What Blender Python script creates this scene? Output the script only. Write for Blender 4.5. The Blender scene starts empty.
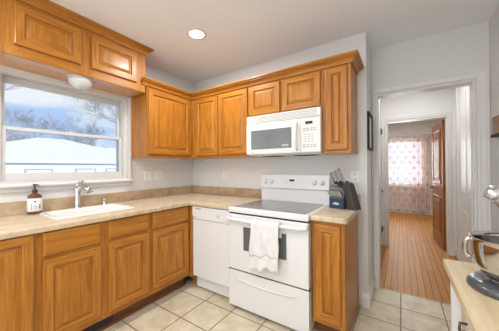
import bpy, bmesh, math, random
from mathutils import Vector, Matrix
from math import radians as R, pi, sin, cos

random.seed(7)
scene = bpy.context.scene
COL = scene.collection

# ------------------------------------------------------------------ camera
CX, CY, CZ = 2.5034, -2.3247, 1.2721
yaw, pit, rol = 0.5837, 0.0066, -0.0055
cam = bpy.data.cameras.new('camera')
cam.sensor_width = 36.0
cam.lens = 229.61 / 499 * 36.0
cam.shift_y = 0.4 / 499
cam.clip_start = 0.02
cam.clip_end = 200
cam_o = bpy.data.objects.new('camera', cam)
COL.objects.link(cam_o)
r_ = Vector((cos(yaw), sin(yaw), 0)); f_ = Vector((-sin(yaw), cos(yaw), 0)); z_ = Vector((0, 0, 1))
fw = f_ * cos(pit) + z_ * sin(pit); up = -f_ * sin(pit) + z_ * cos(pit)
rr = r_ * cos(rol) + up * sin(rol); uu = -r_ * sin(rol) + up * cos(rol)
m = Matrix((rr, uu, -fw)).transposed().to_4x4()
m.translation = (CX, CY, CZ)
cam_o.matrix_world = m
scene.camera = cam_o

# ------------------------------------------------------------------ world (blue winter sky with soft clouds)
w = bpy.data.worlds.new('sky'); scene.world = w; w.use_nodes = True
nt = w.node_tree; nt.nodes.clear()
N = nt.nodes.new; Lk = nt.links.new
out = N('ShaderNodeOutputWorld'); bg = N('ShaderNodeBackground')
tc = N('ShaderNodeTexCoord'); mp = N('ShaderNodeMapping'); mp.inputs['Scale'].default_value = (3, 3, 9)
noi = N('ShaderNodeTexNoise'); noi.inputs['Scale'].default_value = 1.3; noi.inputs['Detail'].default_value = 5
cr = N('ShaderNodeValToRGB')
cr.color_ramp.elements[0].position = .46; cr.color_ramp.elements[0].color = (.44, .62, .94, 1)
cr.color_ramp.elements[1].position = .62; cr.color_ramp.elements[1].color = (.86, .90, .96, 1)
Lk(tc.outputs['Generated'], mp.inputs[0]); Lk(mp.outputs[0], noi.inputs['Vector'])
Lk(noi.outputs['Fac'], cr.inputs[0]); Lk(cr.outputs[0], bg.inputs[0]); Lk(bg.outputs[0], out.inputs[0])
bg.inputs['Strength'].default_value = 1.08

scene.view_settings.view_transform = 'Standard'
scene.view_settings.look = 'None'
scene.view_settings.gamma = 1.0
scene.view_settings.use_curve_mapping = False
scene.view_settings.exposure = 0.0
scene.cycles.max_bounces = 10
scene.cycles.diffuse_bounces = 6
scene.cycles.transparent_max_bounces = 16
scene.cycles.sample_clamp_indirect = 6

def area(name, loc, rot, sx, sy, power, color=(1, 1, 1), spread=180):
    l = bpy.data.lights.new(name, 'AREA'); l.shape = 'RECTANGLE'; l.size = sx; l.size_y = sy
    l.energy = power; l.color = color; l.spread = R(spread)
    o = bpy.data.objects.new(name, l); COL.objects.link(o); o.location = loc; o.rotation_euler = rot
    return o
# added fill light behind the camera, at an invented opening in the rear wall
area('daylight_rear', (1.5, -4.36, 1.45), (R(104), 0, 0), 2.4, 1.7, 34, (1, .995, .985))
# low winter sun from behind the house, lighting the snowy yard and garage seen through the window
sun = bpy.data.lights.new('sun', 'SUN'); sun.energy = 2.4; sun.angle = R(6); sun.color = (1, .97, .92)
sun_o = bpy.data.objects.new('sun', sun); COL.objects.link(sun_o); sun_o.rotation_euler = (R(8), R(64), 0)
# the recessed ceiling lamp in view, then three unseen ones added as fill
for nm, x, y in (('lamp_a', .945, -.835), ('lamp_b', 2.1, -2.0), ('lamp_c', .95, -2.5), ('lamp_d', 2.1, -3.5)):
    area('recessed_' + nm, (x, y, 2.485), (0, 0, 0), .16, .16, 16, (1, .99, .975))
# added fill in hall and far room, no fixtures seen; then far window daylight
area('hall_lamp', (2.6, 1.25, 2.46), (0, 0, 0), .3, .3, 9, (1, .98, .95))
area('far_room_lamp', (2.3, 3.6, 2.46), (0, 0, 0), .5, .5, 26, (1, .98, .95))
area('far_window_light', (2.55, 5.6, 1.4), (R(-90), 0, 0), .9, 1.3, 32, (1, 1, 1))

# ------------------------------------------------------------------ materials
MATS = {}
def nodes_mat(name):
    m = bpy.data.materials.new(name); m.use_nodes = True
    b = m.node_tree.nodes['Principled BSDF']; MATS[name] = m
    return m, m.node_tree, b

def plain(name, col, rough=.5, metal=0, noise=.0, nscale=20, bump=0, bscale=60, coat=0, spec=.5, emis=0, trans=0):
    m, t, b = nodes_mat(name)
    b.inputs['Roughness'].default_value = rough; b.inputs['Metallic'].default_value = metal
    b.inputs['Coat Weight'].default_value = coat; b.inputs['Specular IOR Level'].default_value = spec
    b.inputs['Transmission Weight'].default_value = trans
    tc = t.nodes.new('ShaderNodeTexCoord')
    n = t.nodes.new('ShaderNodeTexNoise'); n.inputs['Scale'].default_value = nscale; n.inputs['Detail'].default_value = 4
    t.links.new(tc.outputs['Object'], n.inputs['Vector'])
    r = t.nodes.new('ShaderNodeValToRGB')
    a = [max(0, c * (1 - noise)) for c in col]; c2 = [min(1, c * (1 + noise)) for c in col]
    r.color_ramp.elements[0].position = .3; r.color_ramp.elements[0].color = (*a, 1)
    r.color_ramp.elements[1].position = .7; r.color_ramp.elements[1].color = (*c2, 1)
    t.links.new(n.outputs['Fac'], r.inputs[0]); t.links.new(r.outputs[0], b.inputs['Base Color'])
    if bump:
        n2 = t.nodes.new('ShaderNodeTexNoise'); n2.inputs['Scale'].default_value = bscale
        bp = t.nodes.new('ShaderNodeBump'); bp.inputs['Strength'].default_value = bump; bp.inputs['Distance'].default_value = .002
        t.links.new(tc.outputs['Object'], n2.inputs['Vector']); t.links.new(n2.outputs['Fac'], bp.inputs['Height'])
        t.links.new(bp.outputs[0], b.inputs['Normal'])
    if emis:
        b.inputs['Emission Color'].default_value = (*col, 1); b.inputs['Emission Strength'].default_value = emis
    return m

def wood(name, light, dark, axis='z', rough=.36, coat=.12, scale=1.0, streak=.5):
    """oak: long stretched figure + fine dark pores, grain running along axis"""
    m, t, b = nodes_mat(name)
    tc = t.nodes.new('ShaderNodeTexCoord'); oi = t.nodes.new('ShaderNodeObjectInfo')
    add = t.nodes.new('ShaderNodeVectorMath'); add.operation = 'ADD'
    sc = t.nodes.new('ShaderNodeVectorMath'); sc.operation = 'SCALE'; sc.inputs[3].default_value = 7.0
    cmb = t.nodes.new('ShaderNodeCombineXYZ')
    for k in range(3): t.links.new(oi.outputs['Random'], cmb.inputs[k])
    t.links.new(cmb.outputs[0], sc.inputs[0])
    t.links.new(tc.outputs['Object'], add.inputs[0]); t.links.new(sc.outputs[0], add.inputs[1])
    def mapped(s_long, s_cross):
        mp = t.nodes.new('ShaderNodeMapping'); v = [s_cross * scale] * 3; v['xyz'.index(axis)] = s_long * scale
        mp.inputs['Scale'].default_value = v; t.links.new(add.outputs[0], mp.inputs[0]); return mp
    # broad figure
    m1 = mapped(.8, 9.0)
    n1 = t.nodes.new('ShaderNodeTexNoise'); n1.inputs['Scale'].default_value = 1.0; n1.inputs['Detail'].default_value = 3; n1.inputs['Distortion'].default_value = .25
    t.links.new(m1.outputs[0], n1.inputs['Vector'])
    mul = t.nodes.new('ShaderNodeMath'); mul.operation = 'MULTIPLY'; mul.inputs[1].default_value = 34
    sn = t.nodes.new('ShaderNodeMath'); sn.operation = 'SINE'
    t.links.new(n1.outputs['Fac'], mul.inputs[0]); t.links.new(mul.outputs[0], sn.inputs[0])
    # pores
    m2 = mapped(6.0, 150.0)
    n2 = t.nodes.new('ShaderNodeTexNoise'); n2.inputs['Scale'].default_value = 1.0; n2.inputs['Detail'].default_value = 5
    t.links.new(m2.outputs[0], n2.inputs['Vector'])
    a1 = t.nodes.new('ShaderNodeMath'); a1.operation = 'MULTIPLY_ADD'; a1.inputs[1].default_value = .09 * streak * 2; a1.inputs[2].default_value = .0
    t.links.new(sn.outputs[0], a1.inputs[0])
    a2 = t.nodes.new('ShaderNodeMath'); a2.operation = 'MULTIPLY_ADD'; a2.inputs[1].default_value = .9
    t.links.new(n2.outputs['Fac'], a2.inputs[0]); t.links.new(a1.outputs[0], a2.inputs[2])
    cr = t.nodes.new('ShaderNodeValToRGB')
    cr.color_ramp.elements[0].position = .22; cr.color_ramp.elements[0].color = (*dark, 1)
    cr.color_ramp.elements[1].position = .62; cr.color_ramp.elements[1].color = (*light, 1)
    t.links.new(a2.outputs[0], cr.inputs[0]); t.links.new(cr.outputs[0], b.inputs['Base Color'])
    b.inputs['Roughness'].default_value = rough; b.inputs['Coat Weight'].default_value = coat; b.inputs['Coat Roughness'].default_value = .2; b.inputs['Specular IOR Level'].default_value = .35
    return m

OL, OD = (.475, .195, .026), (.30, .100, .009)
for ax in 'xyz': wood('oak_' + ax, OL, OD, ax)
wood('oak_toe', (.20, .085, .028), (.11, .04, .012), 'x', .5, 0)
wood('oak_under', (.62, .34, .16), (.5, .25, .10), 'x', .25, .3)
wood('walnut_door', (.34, .12, .020), (.18, .05, .008), 'z', .35, .15)
wood('butcher', (.63, .52, .34), (.50, .39, .23), 'y', .4, .2, .7)
wood('box_wood', (.36, .20, .10), (.22, .11, .05), 'y', .5, 0)
plain('wall_paint', (.68, .68, .672), .7, noise=.01, bump=.05, bscale=150)
plain('wall_far', (.72, .715, .70), .7, noise=.01)
plain('ceiling_paint', (.82, .845, .87), .8, noise=.01)
plain('white_trim', (.70, .70, .69), .35, noise=.01)
plain('vinyl', (.62, .62, .61), .35, noise=.01)
plain('appliance', (.74, .745, .745), .22, noise=.004, coat=.3)
plain('bisque', (.73, .73, .705), .28, noise=.004, coat=.2)
plain('bisque_dark', (.42, .42, .41), .4, noise=.01)
plain('dark_gap', (.02, .02, .02), .6)
plain('oven_glass', (.12, .125, .13), .08, noise=.05, spec=.6)
plain('micro_glass', (.16, .18, .185), .10, noise=.1, nscale=6, spec=.6)
plain('display', (.03, .03, .035), .15)
plain('key_grey', (.58, .58, .57), .5)
plain('burner_mark', (.20, .20, .20), .2)
plain('chrome', (.78, .78, .78), .12, metal=1)
plain('steel', (.62, .62, .62), .11, metal=1, noise=.03)
plain('mixer_paint', (.055, .062, .07), .3, coat=.5)
plain('mixer_silver', (.50, .51, .53), .25, metal=.7, coat=.4)
plain('knife_steel', (.60, .60, .58), .3, metal=.8)
plain('black_plastic', (.025, .025, .027), .4)
plain('block_black', (.035, .030, .030), .45, noise=.1)
plain('block_navy', (.022, .035, .065), .45, noise=.05)
plain('logo_white', (.45, .55, .65), .5)
plain('amber', (.14, .045, .018), .12, coat=.5)
plain('label_paper', (.72, .73, .73), .6, noise=.02)
plain('ink', (.08, .08, .10), .6)
plain('sink_white', (.80, .80, .79), .2, coat=.4)
plain('outlet_plate', (.78, .78, .77), .35)
plain('outlet_face', (.70, .70, .69), .4)
plain('brass', (.35, .22, .08), .4, metal=1)
plain('bronze', (.10, .07, .045), .4, metal=.8)
plain('iron', (.04, .04, .04), .5, metal=.3)
plain('frame_black', (.015, .015, .015), .6, spec=.2)
plain('mat_board', (.62, .62, .60), .8, noise=.03)
plain('grey_panel', (.45, .45, .43), .5)
plain('towel', (.72, .72, .715), .95, noise=.02, bump=.5, bscale=260)
plain('hem', (.50, .50, .50), .9)
plain('snow', (.86, .88, .92), .8, noise=.03, nscale=1)
plain('bark', (.46, .43, .45), .9, noise=.15)
plain('fascia', (.80, .81, .83), .6)
plain('eave_grey', (.42, .43, .45), .7)
plain('vent_metal', (.03, .025, .02), .5)
plain('dome_glass', (.66, .66, .64), .2, noise=.01, coat=.4)
plain('lamp_on', (1, .98, .94), .5, emis=6.0)

def counter_mat(name, c1, c2, c3, s=18):
    m, t, b = nodes_mat(name)
    tc = t.nodes.new('ShaderNodeTexCoord')
    n = t.nodes.new('ShaderNodeTexNoise'); n.inputs['Scale'].default_value = s; n.inputs['Detail'].default_value = 8; n.inputs['Roughness'].default_value = .65
    n2 = t.nodes.new('ShaderNodeTexNoise'); n2.inputs['Scale'].default_value = s * .22; n2.inputs['Detail'].default_value = 3; n2.inputs['Distortion'].default_value = 1.5
    mx = t.nodes.new('ShaderNodeMath'); mx.operation = 'MULTIPLY_ADD'; mx.inputs[1].default_value = .5
    h = t.nodes.new('ShaderNodeMath'); h.operation = 'MULTIPLY'; h.inputs[1].default_value = .5
    t.links.new(tc.outputs['Object'], n.inputs['Vector']); t.links.new(tc.outputs['Object'], n2.inputs['Vector'])
    t.links.new(n2.outputs['Fac'], h.inputs[0]); t.links.new(n.outputs['Fac'], mx.inputs[0]); t.links.new(h.outputs[0], mx.inputs[2])
    r = t.nodes.new('ShaderNodeValToRGB'); e = r.color_ramp.elements
    e[0].position = .36; e[0].color = (*c1, 1); e[1].position = .66; e[1].color = (*c3, 1)
    k = e.new(.5); k.color = (*c2, 1)
    t.links.new(mx.outputs[0], r.inputs[0]); t.links.new(r.outputs[0], b.inputs['Base Color'])
    b.inputs['Roughness'].default_value = .38
    return m
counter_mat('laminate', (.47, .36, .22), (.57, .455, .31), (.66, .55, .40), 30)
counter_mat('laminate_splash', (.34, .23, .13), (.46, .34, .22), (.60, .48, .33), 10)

def mathn(t, op, a=None, b=None, c=None):
    n = t.nodes.new('ShaderNodeMath'); n.operation = op
    for i, v in enumerate((a, b, c)):
        if v is None: continue
        if isinstance(v, (int, float)): n.inputs[i].default_value = v
        else: t.links.new(v, n.inputs[i])
    return n.outputs[0]

def tile_mat():
    m, t, b = nodes_mat('floor_tile')
    tc = t.nodes.new('ShaderNodeTexCoord'); sp = t.nodes.new('ShaderNodeSeparateXYZ'); t.links.new(tc.outputs['Object'], sp.inputs[0])
    def cell(o, x0, d):
        u = mathn(t, 'DIVIDE', mathn(t, 'SUBTRACT', o, x0), d)
        fr = mathn(t, 'FRACT', u); fl = mathn(t, 'FLOOR', u)
        dist = mathn(t, 'MULTIPLY', mathn(t, 'SUBTRACT', .5, mathn(t, 'ABSOLUTE', mathn(t, 'SUBTRACT', fr, .5))), d)
        return dist, fl
    dx, ix = cell(sp.outputs[0], .93, .312); dy, iy = cell(sp.outputs[1], .447 - 12 * .2925, .2925)
    dmin = mathn(t, 'MINIMUM', dx, dy)
    nz = t.nodes.new('ShaderNodeTexNoise'); nz.inputs['Scale'].default_value = 25; t.links.new(tc.outputs['Object'], nz.inputs['Vector'])
    edge = mathn(t, 'MULTIPLY_ADD', nz.outputs['Fac'], .003, dmin)
    g = t.nodes.new('ShaderNodeMapRange'); g.inputs['From Min'].default_value = .0045; g.inputs['From Max'].default_value = .0068
    t.links.new(edge, g.inputs['Value'])
    n = t.nodes.new('ShaderNodeTexNoise'); n.inputs['Scale'].default_value = 7; n.inputs['Detail'].default_value = 6; n.inputs['Distortion'].default_value = .8
    t.links.new(tc.outputs['Object'], n.inputs['Vector'])
    cb = t.nodes.new('ShaderNodeCombineXYZ'); t.links.new(ix, cb.inputs[0]); t.links.new(iy, cb.inputs[1])
    wn = t.nodes.new('ShaderNodeTexWhiteNoise'); t.links.new(cb.outputs[0], wn.inputs[0])
    f = mathn(t, 'MULTIPLY_ADD', wn.outputs['Value'], .12, n.outputs['Fac'])
    r = t.nodes.new('ShaderNodeValToRGB'); e = r.color_ramp.elements
    e[0].position = .34; e[0].color = (.47, .39, .26, 1); e[1].position = .72; e[1].color = (.63, .56, .42, 1)
    k = e.new(.52); k.color = (.55, .48, .345, 1)
    t.links.new(f, r.inputs[0])
    mx = t.nodes.new('ShaderNodeMixRGB'); mx.inputs[1].default_value = (.13, .10, .065, 1)
    t.links.new(g.outputs[0], mx.inputs[0]); t.links.new(r.outputs[0], mx.inputs[2]); t.links.new(mx.outputs[0], b.inputs['Base Color'])
    b.inputs['Roughness'].default_value = .45
    bp = t.nodes.new('ShaderNodeBump'); bp.inputs['Distance'].default_value = .003; bp.inputs['Strength'].default_value = .6
    t.links.new(g.outputs[0], bp.inputs['Height']); t.links.new(bp.outputs[0], b.inputs['Normal'])
tile_mat()

def plank_mat():
    m, t, b = nodes_mat('hardwood')
    tc = t.nodes.new('ShaderNodeTexCoord'); sp = t.nodes.new('ShaderNodeSeparateXYZ'); t.links.new(tc.outputs['Object'], sp.inputs[0])
    pw = .060
    u = mathn(t, 'DIVIDE', sp.outputs[0], pw); ix = mathn(t, 'FLOOR', u); fx = mathn(t, 'FRACT', u)
    w1 = t.nodes.new('ShaderNodeTexWhiteNoise'); w1.noise_dimensions = '1D'; t.links.new(ix, w1.inputs['W'])
    v = mathn(t, 'ADD', mathn(t, 'DIVIDE', sp.outputs[1], 1.4), mathn(t, 'MULTIPLY', w1.outputs['Value'], 7))
    iy = mathn(t, 'FLOOR', v); fy = mathn(t, 'FRACT', v)
    ex = mathn(t, 'MULTIPLY', mathn(t, 'SUBTRACT', .5, mathn(t, 'ABSOLUTE', mathn(t, 'SUBTRACT', fx, .5))), pw)
    ey = mathn(t, 'MULTIPLY', mathn(t, 'SUBTRACT', .5, mathn(t, 'ABSOLUTE', mathn(t, 'SUBTRACT', fy, .5))), 1.4)
    e_ = mathn(t, 'MINIMUM', ex, ey)
    g = t.nodes.new('ShaderNodeMapRange'); g.inputs['From Min'].default_value = .0015; g.inputs['From Max'].default_value = .0045; t.links.new(e_, g.inputs['Value'])
    cb = t.nodes.new('ShaderNodeCombineXYZ'); t.links.new(ix, cb.inputs[0]); t.links.new(iy, cb.inputs[1])
    w2 = t.nodes.new('ShaderNodeTexWhiteNoise'); t.links.new(cb.outputs[0], w2.inputs[0])
    mp = t.nodes.new('ShaderNodeMapping'); mp.inputs['Scale'].default_value = (40, 2.5, 1); t.links.new(tc.outputs['Object'], mp.inputs[0])
    n = t.nodes.new('ShaderNodeTexNoise'); n.inputs['Scale'].default_value = 1; n.inputs['Detail'].default_value = 5; t.links.new(mp.outputs[0], n.inputs['Vector'])
    f = mathn(t, 'ADD', mathn(t, 'MULTIPLY_ADD', w2.outputs['Value'], .26, .10), mathn(t, 'MULTIPLY', n.outputs['Fac'], .7))
    r = t.nodes.new('ShaderNodeValToRGB'); e = r.color_ramp.elements
    e[0].position = .25; e[0].color = (.35, .135, .020, 1); e[1].position = .85; e[1].color = (.56, .265, .052, 1)
    t.links.new(f, r.inputs[0])
    mx = t.nodes.new('ShaderNodeMixRGB'); mx.inputs[1].default_value = (.09, .035, .012, 1)
    t.links.new(g.outputs[0], mx.inputs[0]); t.links.new(r.outputs[0], mx.inputs[2]); t.links.new(mx.outputs[0], b.inputs['Base Color'])
    b.inputs['Roughness'].default_value = .45; b.inputs['Coat Weight'].default_value = .0; b.inputs['Specular IOR Level'].default_value = .25
plank_mat()

def cooktop_mat():
    m, t, b = nodes_mat('cooktop_glass')
    tc = t.nodes.new('ShaderNodeTexCoord')
    n = t.nodes.new('ShaderNodeTexNoise'); n.inputs['Scale'].default_value = 420; n.inputs['Detail'].default_value = 1
    t.links.new(tc.outputs['Object'], n.inputs['Vector'])
    r = t.nodes.new('ShaderNodeValToRGB'); e = r.color_ramp.elements
    e[0].position = .45; e[0].color = (.10, .10, .10, 1); e[1].position = .62; e[1].color = (.30, .30, .29, 1)
    t.links.new(n.outputs['Fac'], r.inputs[0]); t.links.new(r.outputs[0], b.inputs['Base Color'])
    b.inputs['Roughness'].default_value = .12; b.inputs['Specular IOR Level'].default_value = .7
cooktop_mat()

def glass_mat():
    m, t, b = nodes_mat('pane_glass')
    t.nodes.remove(b); o = t.nodes['Material Output']
    tr = t.nodes.new('ShaderNodeBsdfTransparent'); gl = t.nodes.new('ShaderNodeBsdfGlossy'); gl.inputs['Roughness'].default_value = .02
    fr = t.nodes.new('ShaderNodeFresnel'); fr.inputs['IOR'].default_value = 1.35
    mx = t.nodes.new('ShaderNodeMixShader'); t.links.new(fr.outputs[0], mx.inputs[0]); t.links.new(tr.outputs[0], mx.inputs[1]); t.links.new(gl.outputs[0], mx.inputs[2])
    tr.inputs[0].default_value = (.97, .98, .98, 1)
    t.links.new(mx.outputs[0], o.inputs[0])
glass_mat()

def curtain_mat():
    m, t, b = nodes_mat('sheer_peach')
    t.nodes.remove(b); o = t.nodes['Material Output']
    tc = t.nodes.new('ShaderNodeTexCoord'); sp = t.nodes.new('ShaderNodeSeparateXYZ'); t.links.new(tc.outputs['Object'], sp.inputs[0])
    # embroidered dots, rows staggered
    v = mathn(t, 'DIVIDE', sp.outputs[2], .145); iv = mathn(t, 'FLOOR', v); fv = mathn(t, 'SUBTRACT', mathn(t, 'FRACT', v), .5)
    off = mathn(t, 'MULTIPLY', mathn(t, 'MODULO', iv, 2), .5)
    u = mathn(t, 'ADD', mathn(t, 'DIVIDE', sp.outputs[0], .180), off); fu = mathn(t, 'SUBTRACT', mathn(t, 'FRACT', u), .5)
    rr = mathn(t, 'SQRT', mathn(t, 'ADD', mathn(t, 'MULTIPLY', fu, fu), mathn(t, 'MULTIPLY', fv, fv)))
    dot = mathn(t, 'LESS_THAN', rr, .19)
    tr = t.nodes.new('ShaderNodeBsdfTransparent'); tr.inputs[0].default_value = (1, .985, .98, 1)
    di = t.nodes.new('ShaderNodeBsdfDiffuse'); dc = t.nodes.new('ShaderNodeMixRGB'); t.links.new(dot, dc.inputs[0]); dc.inputs[1].default_value = (.95, .80, .73, 1); dc.inputs[2].default_value = (.38, .27, .27, 1); t.links.new(dc.outputs[0], di.inputs[0])
    tl = t.nodes.new('ShaderNodeBsdfTranslucent'); tl.inputs[0].default_value = (.94, .74, .65, 1); t.links.new(dc.outputs[0], tl.inputs[0])
    m1 = t.nodes.new('ShaderNodeMixShader'); m1.inputs[0].default_value = .45
    t.links.new(di.outputs[0], m1.inputs[1]); t.links.new(tl.outputs[0], m1.inputs[2])
    m2 = t.nodes.new('ShaderNodeMixShader')
    fac = mathn(t, 'MULTIPLY_ADD', dot, .42, .30)
    t.links.new(fac, m2.inputs[0]); t.links.new(tr.outputs[0], m2.inputs[1]); t.links.new(m1.outputs[0], m2.inputs[2])
    t.links.new(m2.outputs[0], o.inputs[0])
curtain_mat()

def siding_mat():
    m, t, b = nodes_mat('siding')
    tc = t.nodes.new('ShaderNodeTexCoord'); sp = t.nodes.new('ShaderNodeSeparateXYZ'); t.links.new(tc.outputs['Object'], sp.inputs[0])
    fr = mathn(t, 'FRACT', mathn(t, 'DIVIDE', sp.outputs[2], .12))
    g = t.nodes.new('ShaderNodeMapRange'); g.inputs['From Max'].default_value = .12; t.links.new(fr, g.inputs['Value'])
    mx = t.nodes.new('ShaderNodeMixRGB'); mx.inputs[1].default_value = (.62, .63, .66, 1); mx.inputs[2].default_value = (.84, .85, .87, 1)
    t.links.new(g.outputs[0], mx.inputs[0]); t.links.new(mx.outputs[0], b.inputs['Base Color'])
siding_mat()
M = MATS

# ------------------------------------------------------------------ mesh helpers
class MB:
    def __init__(s): s.v = []; s.f = []; s.m = []; s.sm = []
    def add(s, vs, fs, mi=0, smooth=False):
        o = len(s.v); s.v += [tuple(v) for v in vs]
        for f in fs: s.f.append([i + o for i in f]); s.m.append(mi); s.sm.append(smooth)
        return s
    def box(s, x0, x1, y0, y1, z0, z1, mi=0):
        vs = [(x, y, z) for z in (z0, z1) for y in (y0, y1) for x in (x0, x1)]
        return s.add(vs, [(0, 2, 3, 1), (4, 5, 7, 6), (0, 1, 5, 4), (2, 6, 7, 3), (0, 4, 6, 2), (1, 3, 7, 5)], mi)
    def obox(s, c, size, rot, mi=0):
        """oriented box: centre, full size, 3x3 matrix"""
        sx, sy, sz = [k / 2 for k in size]
        vs = [Vector(c) + rot @ Vector((x, y, z)) for z in (-sz, sz) for y in (-sy, sy) for x in (-sx, sx)]
        return s.add(vs, [(0, 2, 3, 1), (4, 5, 7, 6), (0, 1, 5, 4), (2, 6, 7, 3), (0, 4, 6, 2), (1, 3, 7, 5)], mi)
    def prism(s, poly, h0, h1, axis='z', mi=0, smooth=False):
        """poly: 2D points (ccw), extruded along axis between h0 and h1"""
        n = len(poly)
        def P(a, b, h): return {'z': (a, b, h), 'y': (a, h, b), 'x': (h, a, b)}[axis]
        vs = [P(a, b, h0) for a, b in poly] + [P(a, b, h1) for a, b in poly]
        fs = [tuple(range(n))[::-1], tuple(range(n, 2 * n))]
        s.add(vs, fs, mi)
        o = len(s.v) - 2 * n
        for i in range(n):
            j = (i + 1) % n; s.f.append([o + i, o + j, o + n + j, o + n + i]); s.m.append(mi); s.sm.append(smooth)
        return s
    def lathe(s, prof, c=(0, 0, 0), n=28, axis=Vector((0, 0, 1)), mi=0, sx=1, sy=1, smooth=True):
        """prof: (radius, height) list"""
        q = Vector((0, 0, 1)).rotation_difference(Vector(axis).normalized())
        vs = []
        for r, h in prof:
            for k in range(n):
                a = 2 * pi * k / n; vs.append(Vector(c) + q @ Vector((r * cos(a) * sx, r * sin(a) * sy, h)))
        fs = []
        for i in range(len(prof) - 1):
            for k in range(n):
                k2 = (k + 1) % n; fs.append((i * n + k, i * n + k2, (i + 1) * n + k2, (i + 1) * n + k))
        s.add(vs, fs, mi, smooth)
        o = len(s.v) - len(vs)
        if prof[0][0] > 1e-5: s.f.append([o + k for k in range(n)][::-1]); s.m.append(mi); s.sm.append(False)
        if prof[-1][0] > 1e-5: s.f.append([o + (len(prof) - 1) * n + k for k in range(n)]); s.m.append(mi); s.sm.append(False)
        return s
    def tube(s, pts, rad, n=10, mi=0, flat=1.0):
        pts = [Vector(p) for p in pts]; rads = rad if isinstance(rad, (list, tuple)) else [rad] * len(pts)
        t0 = (pts[1] - pts[0]).normalized(); ref = Vector((0, 0, 1)) if abs(t0.z) < .9 else Vector((1, 0, 0))
        a = t0.cross(ref).normalized(); vs = []
        for i, p in enumerate(pts):
            t = (pts[min(i + 1, len(pts) - 1)] - pts[max(i - 1, 0)]).normalized()
            a = (a - t * a.dot(t)).normalized(); b = t.cross(a)
            for k in range(n):
                g = 2 * pi * k / n; vs.append(p + (a * cos(g) + b * sin(g) * flat) * rads[i])
        fs = [(i * n + k, i * n + (k + 1) % n, (i + 1) * n + (k + 1) % n, (i + 1) * n + k) for i in range(len(pts) - 1) for k in range(n)]
        s.add(vs, fs, mi, True)
        o = len(s.v) - len(vs)
        s.f.append([o + k for k in range(n)][::-1]); s.m.append(mi); s.sm.append(False)
        s.f.append([o + (len(pts) - 1) * n + k for k in range(n)]); s.m.append(mi); s.sm.append(False)
        return s
    def rings(s, loops, mis=None, cap=True, capmi=0):
        """loops: list of equal-length closed point loops"""
        n = len(loops[0]); vs = [p for l in loops for p in l]; o = len(s.v); s.v += [tuple(v) for v in vs]
        for i in range(len(loops) - 1):
            for k in range(n):
                s.f.append([o + i * n + k, o + i * n + (k + 1) % n, o + (i + 1) * n + (k + 1) % n, o + (i + 1) * n + k])
                s.m.append(mis[k] if mis else 0); s.sm.append(False)
        if cap:
            s.f.append([o + k for k in range(n)][::-1]); s.m.append(capmi); s.sm.append(False)
            s.f.append([o + (len(loops) - 1) * n + k for k in range(n)]); s.m.append(capmi); s.sm.append(False)
        return s
    def build(s, name, mats, parent=None, bevel=0, seg=2, auto=False):
        me = bpy.data.meshes.new(name); me.from_pydata(s.v, [], s.f)
        if not isinstance(mats, (list, tuple)): mats = [mats]
        for mm in mats: me.materials.append(M[mm])
        for i, p in enumerate(me.polygons): p.material_index = s.m[i]; p.use_smooth = s.sm[i]
        bm = bmesh.new(); bm.from_mesh(me); bmesh.ops.recalc_face_normals(bm, faces=bm.faces); bm.to_mesh(me); bm.free()
        o = bpy.data.objects.new(name, me); COL.objects.link(o)
        if parent: o.parent = parent
        if bevel:
            b = o.modifiers.new('bevel', 'BEVEL'); b.width = bevel; b.segments = seg; b.limit_method = 'ANGLE'; b.angle_limit = R(40)
        return o

def tag(o, label=None, cat=None, group=None, kind=None):
    if label: o['label'] = label
    if cat: o['category'] = cat
    if group: o['group'] = group
    if kind: o['kind'] = kind
    return o
def thing(name, loc=(0, 0, 0), rz=0, label=None, cat=None, group=None, kind=None):
    o = bpy.data.objects.new(name, None); COL.objects.link(o); o.location = loc; o.rotation_euler = (0, 0, rz)
    return tag(o, label, cat, group, kind)
def struct(name, mb, mat, label, cat, bevel=0):
    return tag(mb.build(name, mat, None, bevel), label, cat, None, 'structure')
def rrect(x0, x1, y0, y1, r, n=5):
    pts = []
    for cx, cy, a0 in ((x1 - r, y0 + r, -90), (x1 - r, y1 - r, 0), (x0 + r, y1 - r, 90), (x0 + r, y0 + r, 180)):
        for k in range(n + 1):
            a = R(a0 + 90 * k / n); pts.append((cx + r * cos(a), cy + r * sin(a)))
    return pts

def frame_sweep(mb, path, prof, to3):
    """mitred moulding along a 2D path (u, v); profile (out, proud); out = right-hand side of travel"""
    P = [Vector(p) for p in path]; loops = []
    for i in range(len(P)):
        d0 = (P[i] - P[i - 1]).normalized() if i else (P[1] - P[0]).normalized()
        d1 = (P[i + 1] - P[i]).normalized() if i < len(P) - 1 else d0
        n0 = Vector((d0.y, -d0.x)); n1 = Vector((d1.y, -d1.x)); nn = (n0 + n1).normalized(); nn /= max(.3, nn.dot(n0))
        loops.append([to3(P[i].x + nn.x * a, P[i].y + nn.y * a, h) for a, h in prof])
    mb.rings(loops)
def case_prof(w_, d=.013, e=.022):
    return [(.004, 0), (.004, d), (.016, d + .006), (.021, d + .006), (.024, d - .002), (w_ * .68, d + .001), (w_ * .74, e), (w_ - .003, e), (w_, e - .004), (w_, 0)]

# ------------------------------------------------------------------ room shell
H = 2.5
XR = 3.13
XO = 2.2455
# tile floor, hardwood floor, ceiling
struct('floor', MB().box(-.15, 3.28, -4.55, .46, -.12, 0), 'floor_tile', 'square beige ceramic tile kitchen floor with dark grout', 'floor')
struct('floor_hardwood', MB().box(1.0, 4.4, .46, 5.5, -.12, 0), 'hardwood', 'narrow plank orange hardwood floor of hall and far room', 'floor')
struct('ceiling', MB().box(-.15, 4.4, -4.55, 5.5, H, H + .12), 'ceiling_paint', 'smooth pale grey ceiling', 'ceiling')
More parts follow.
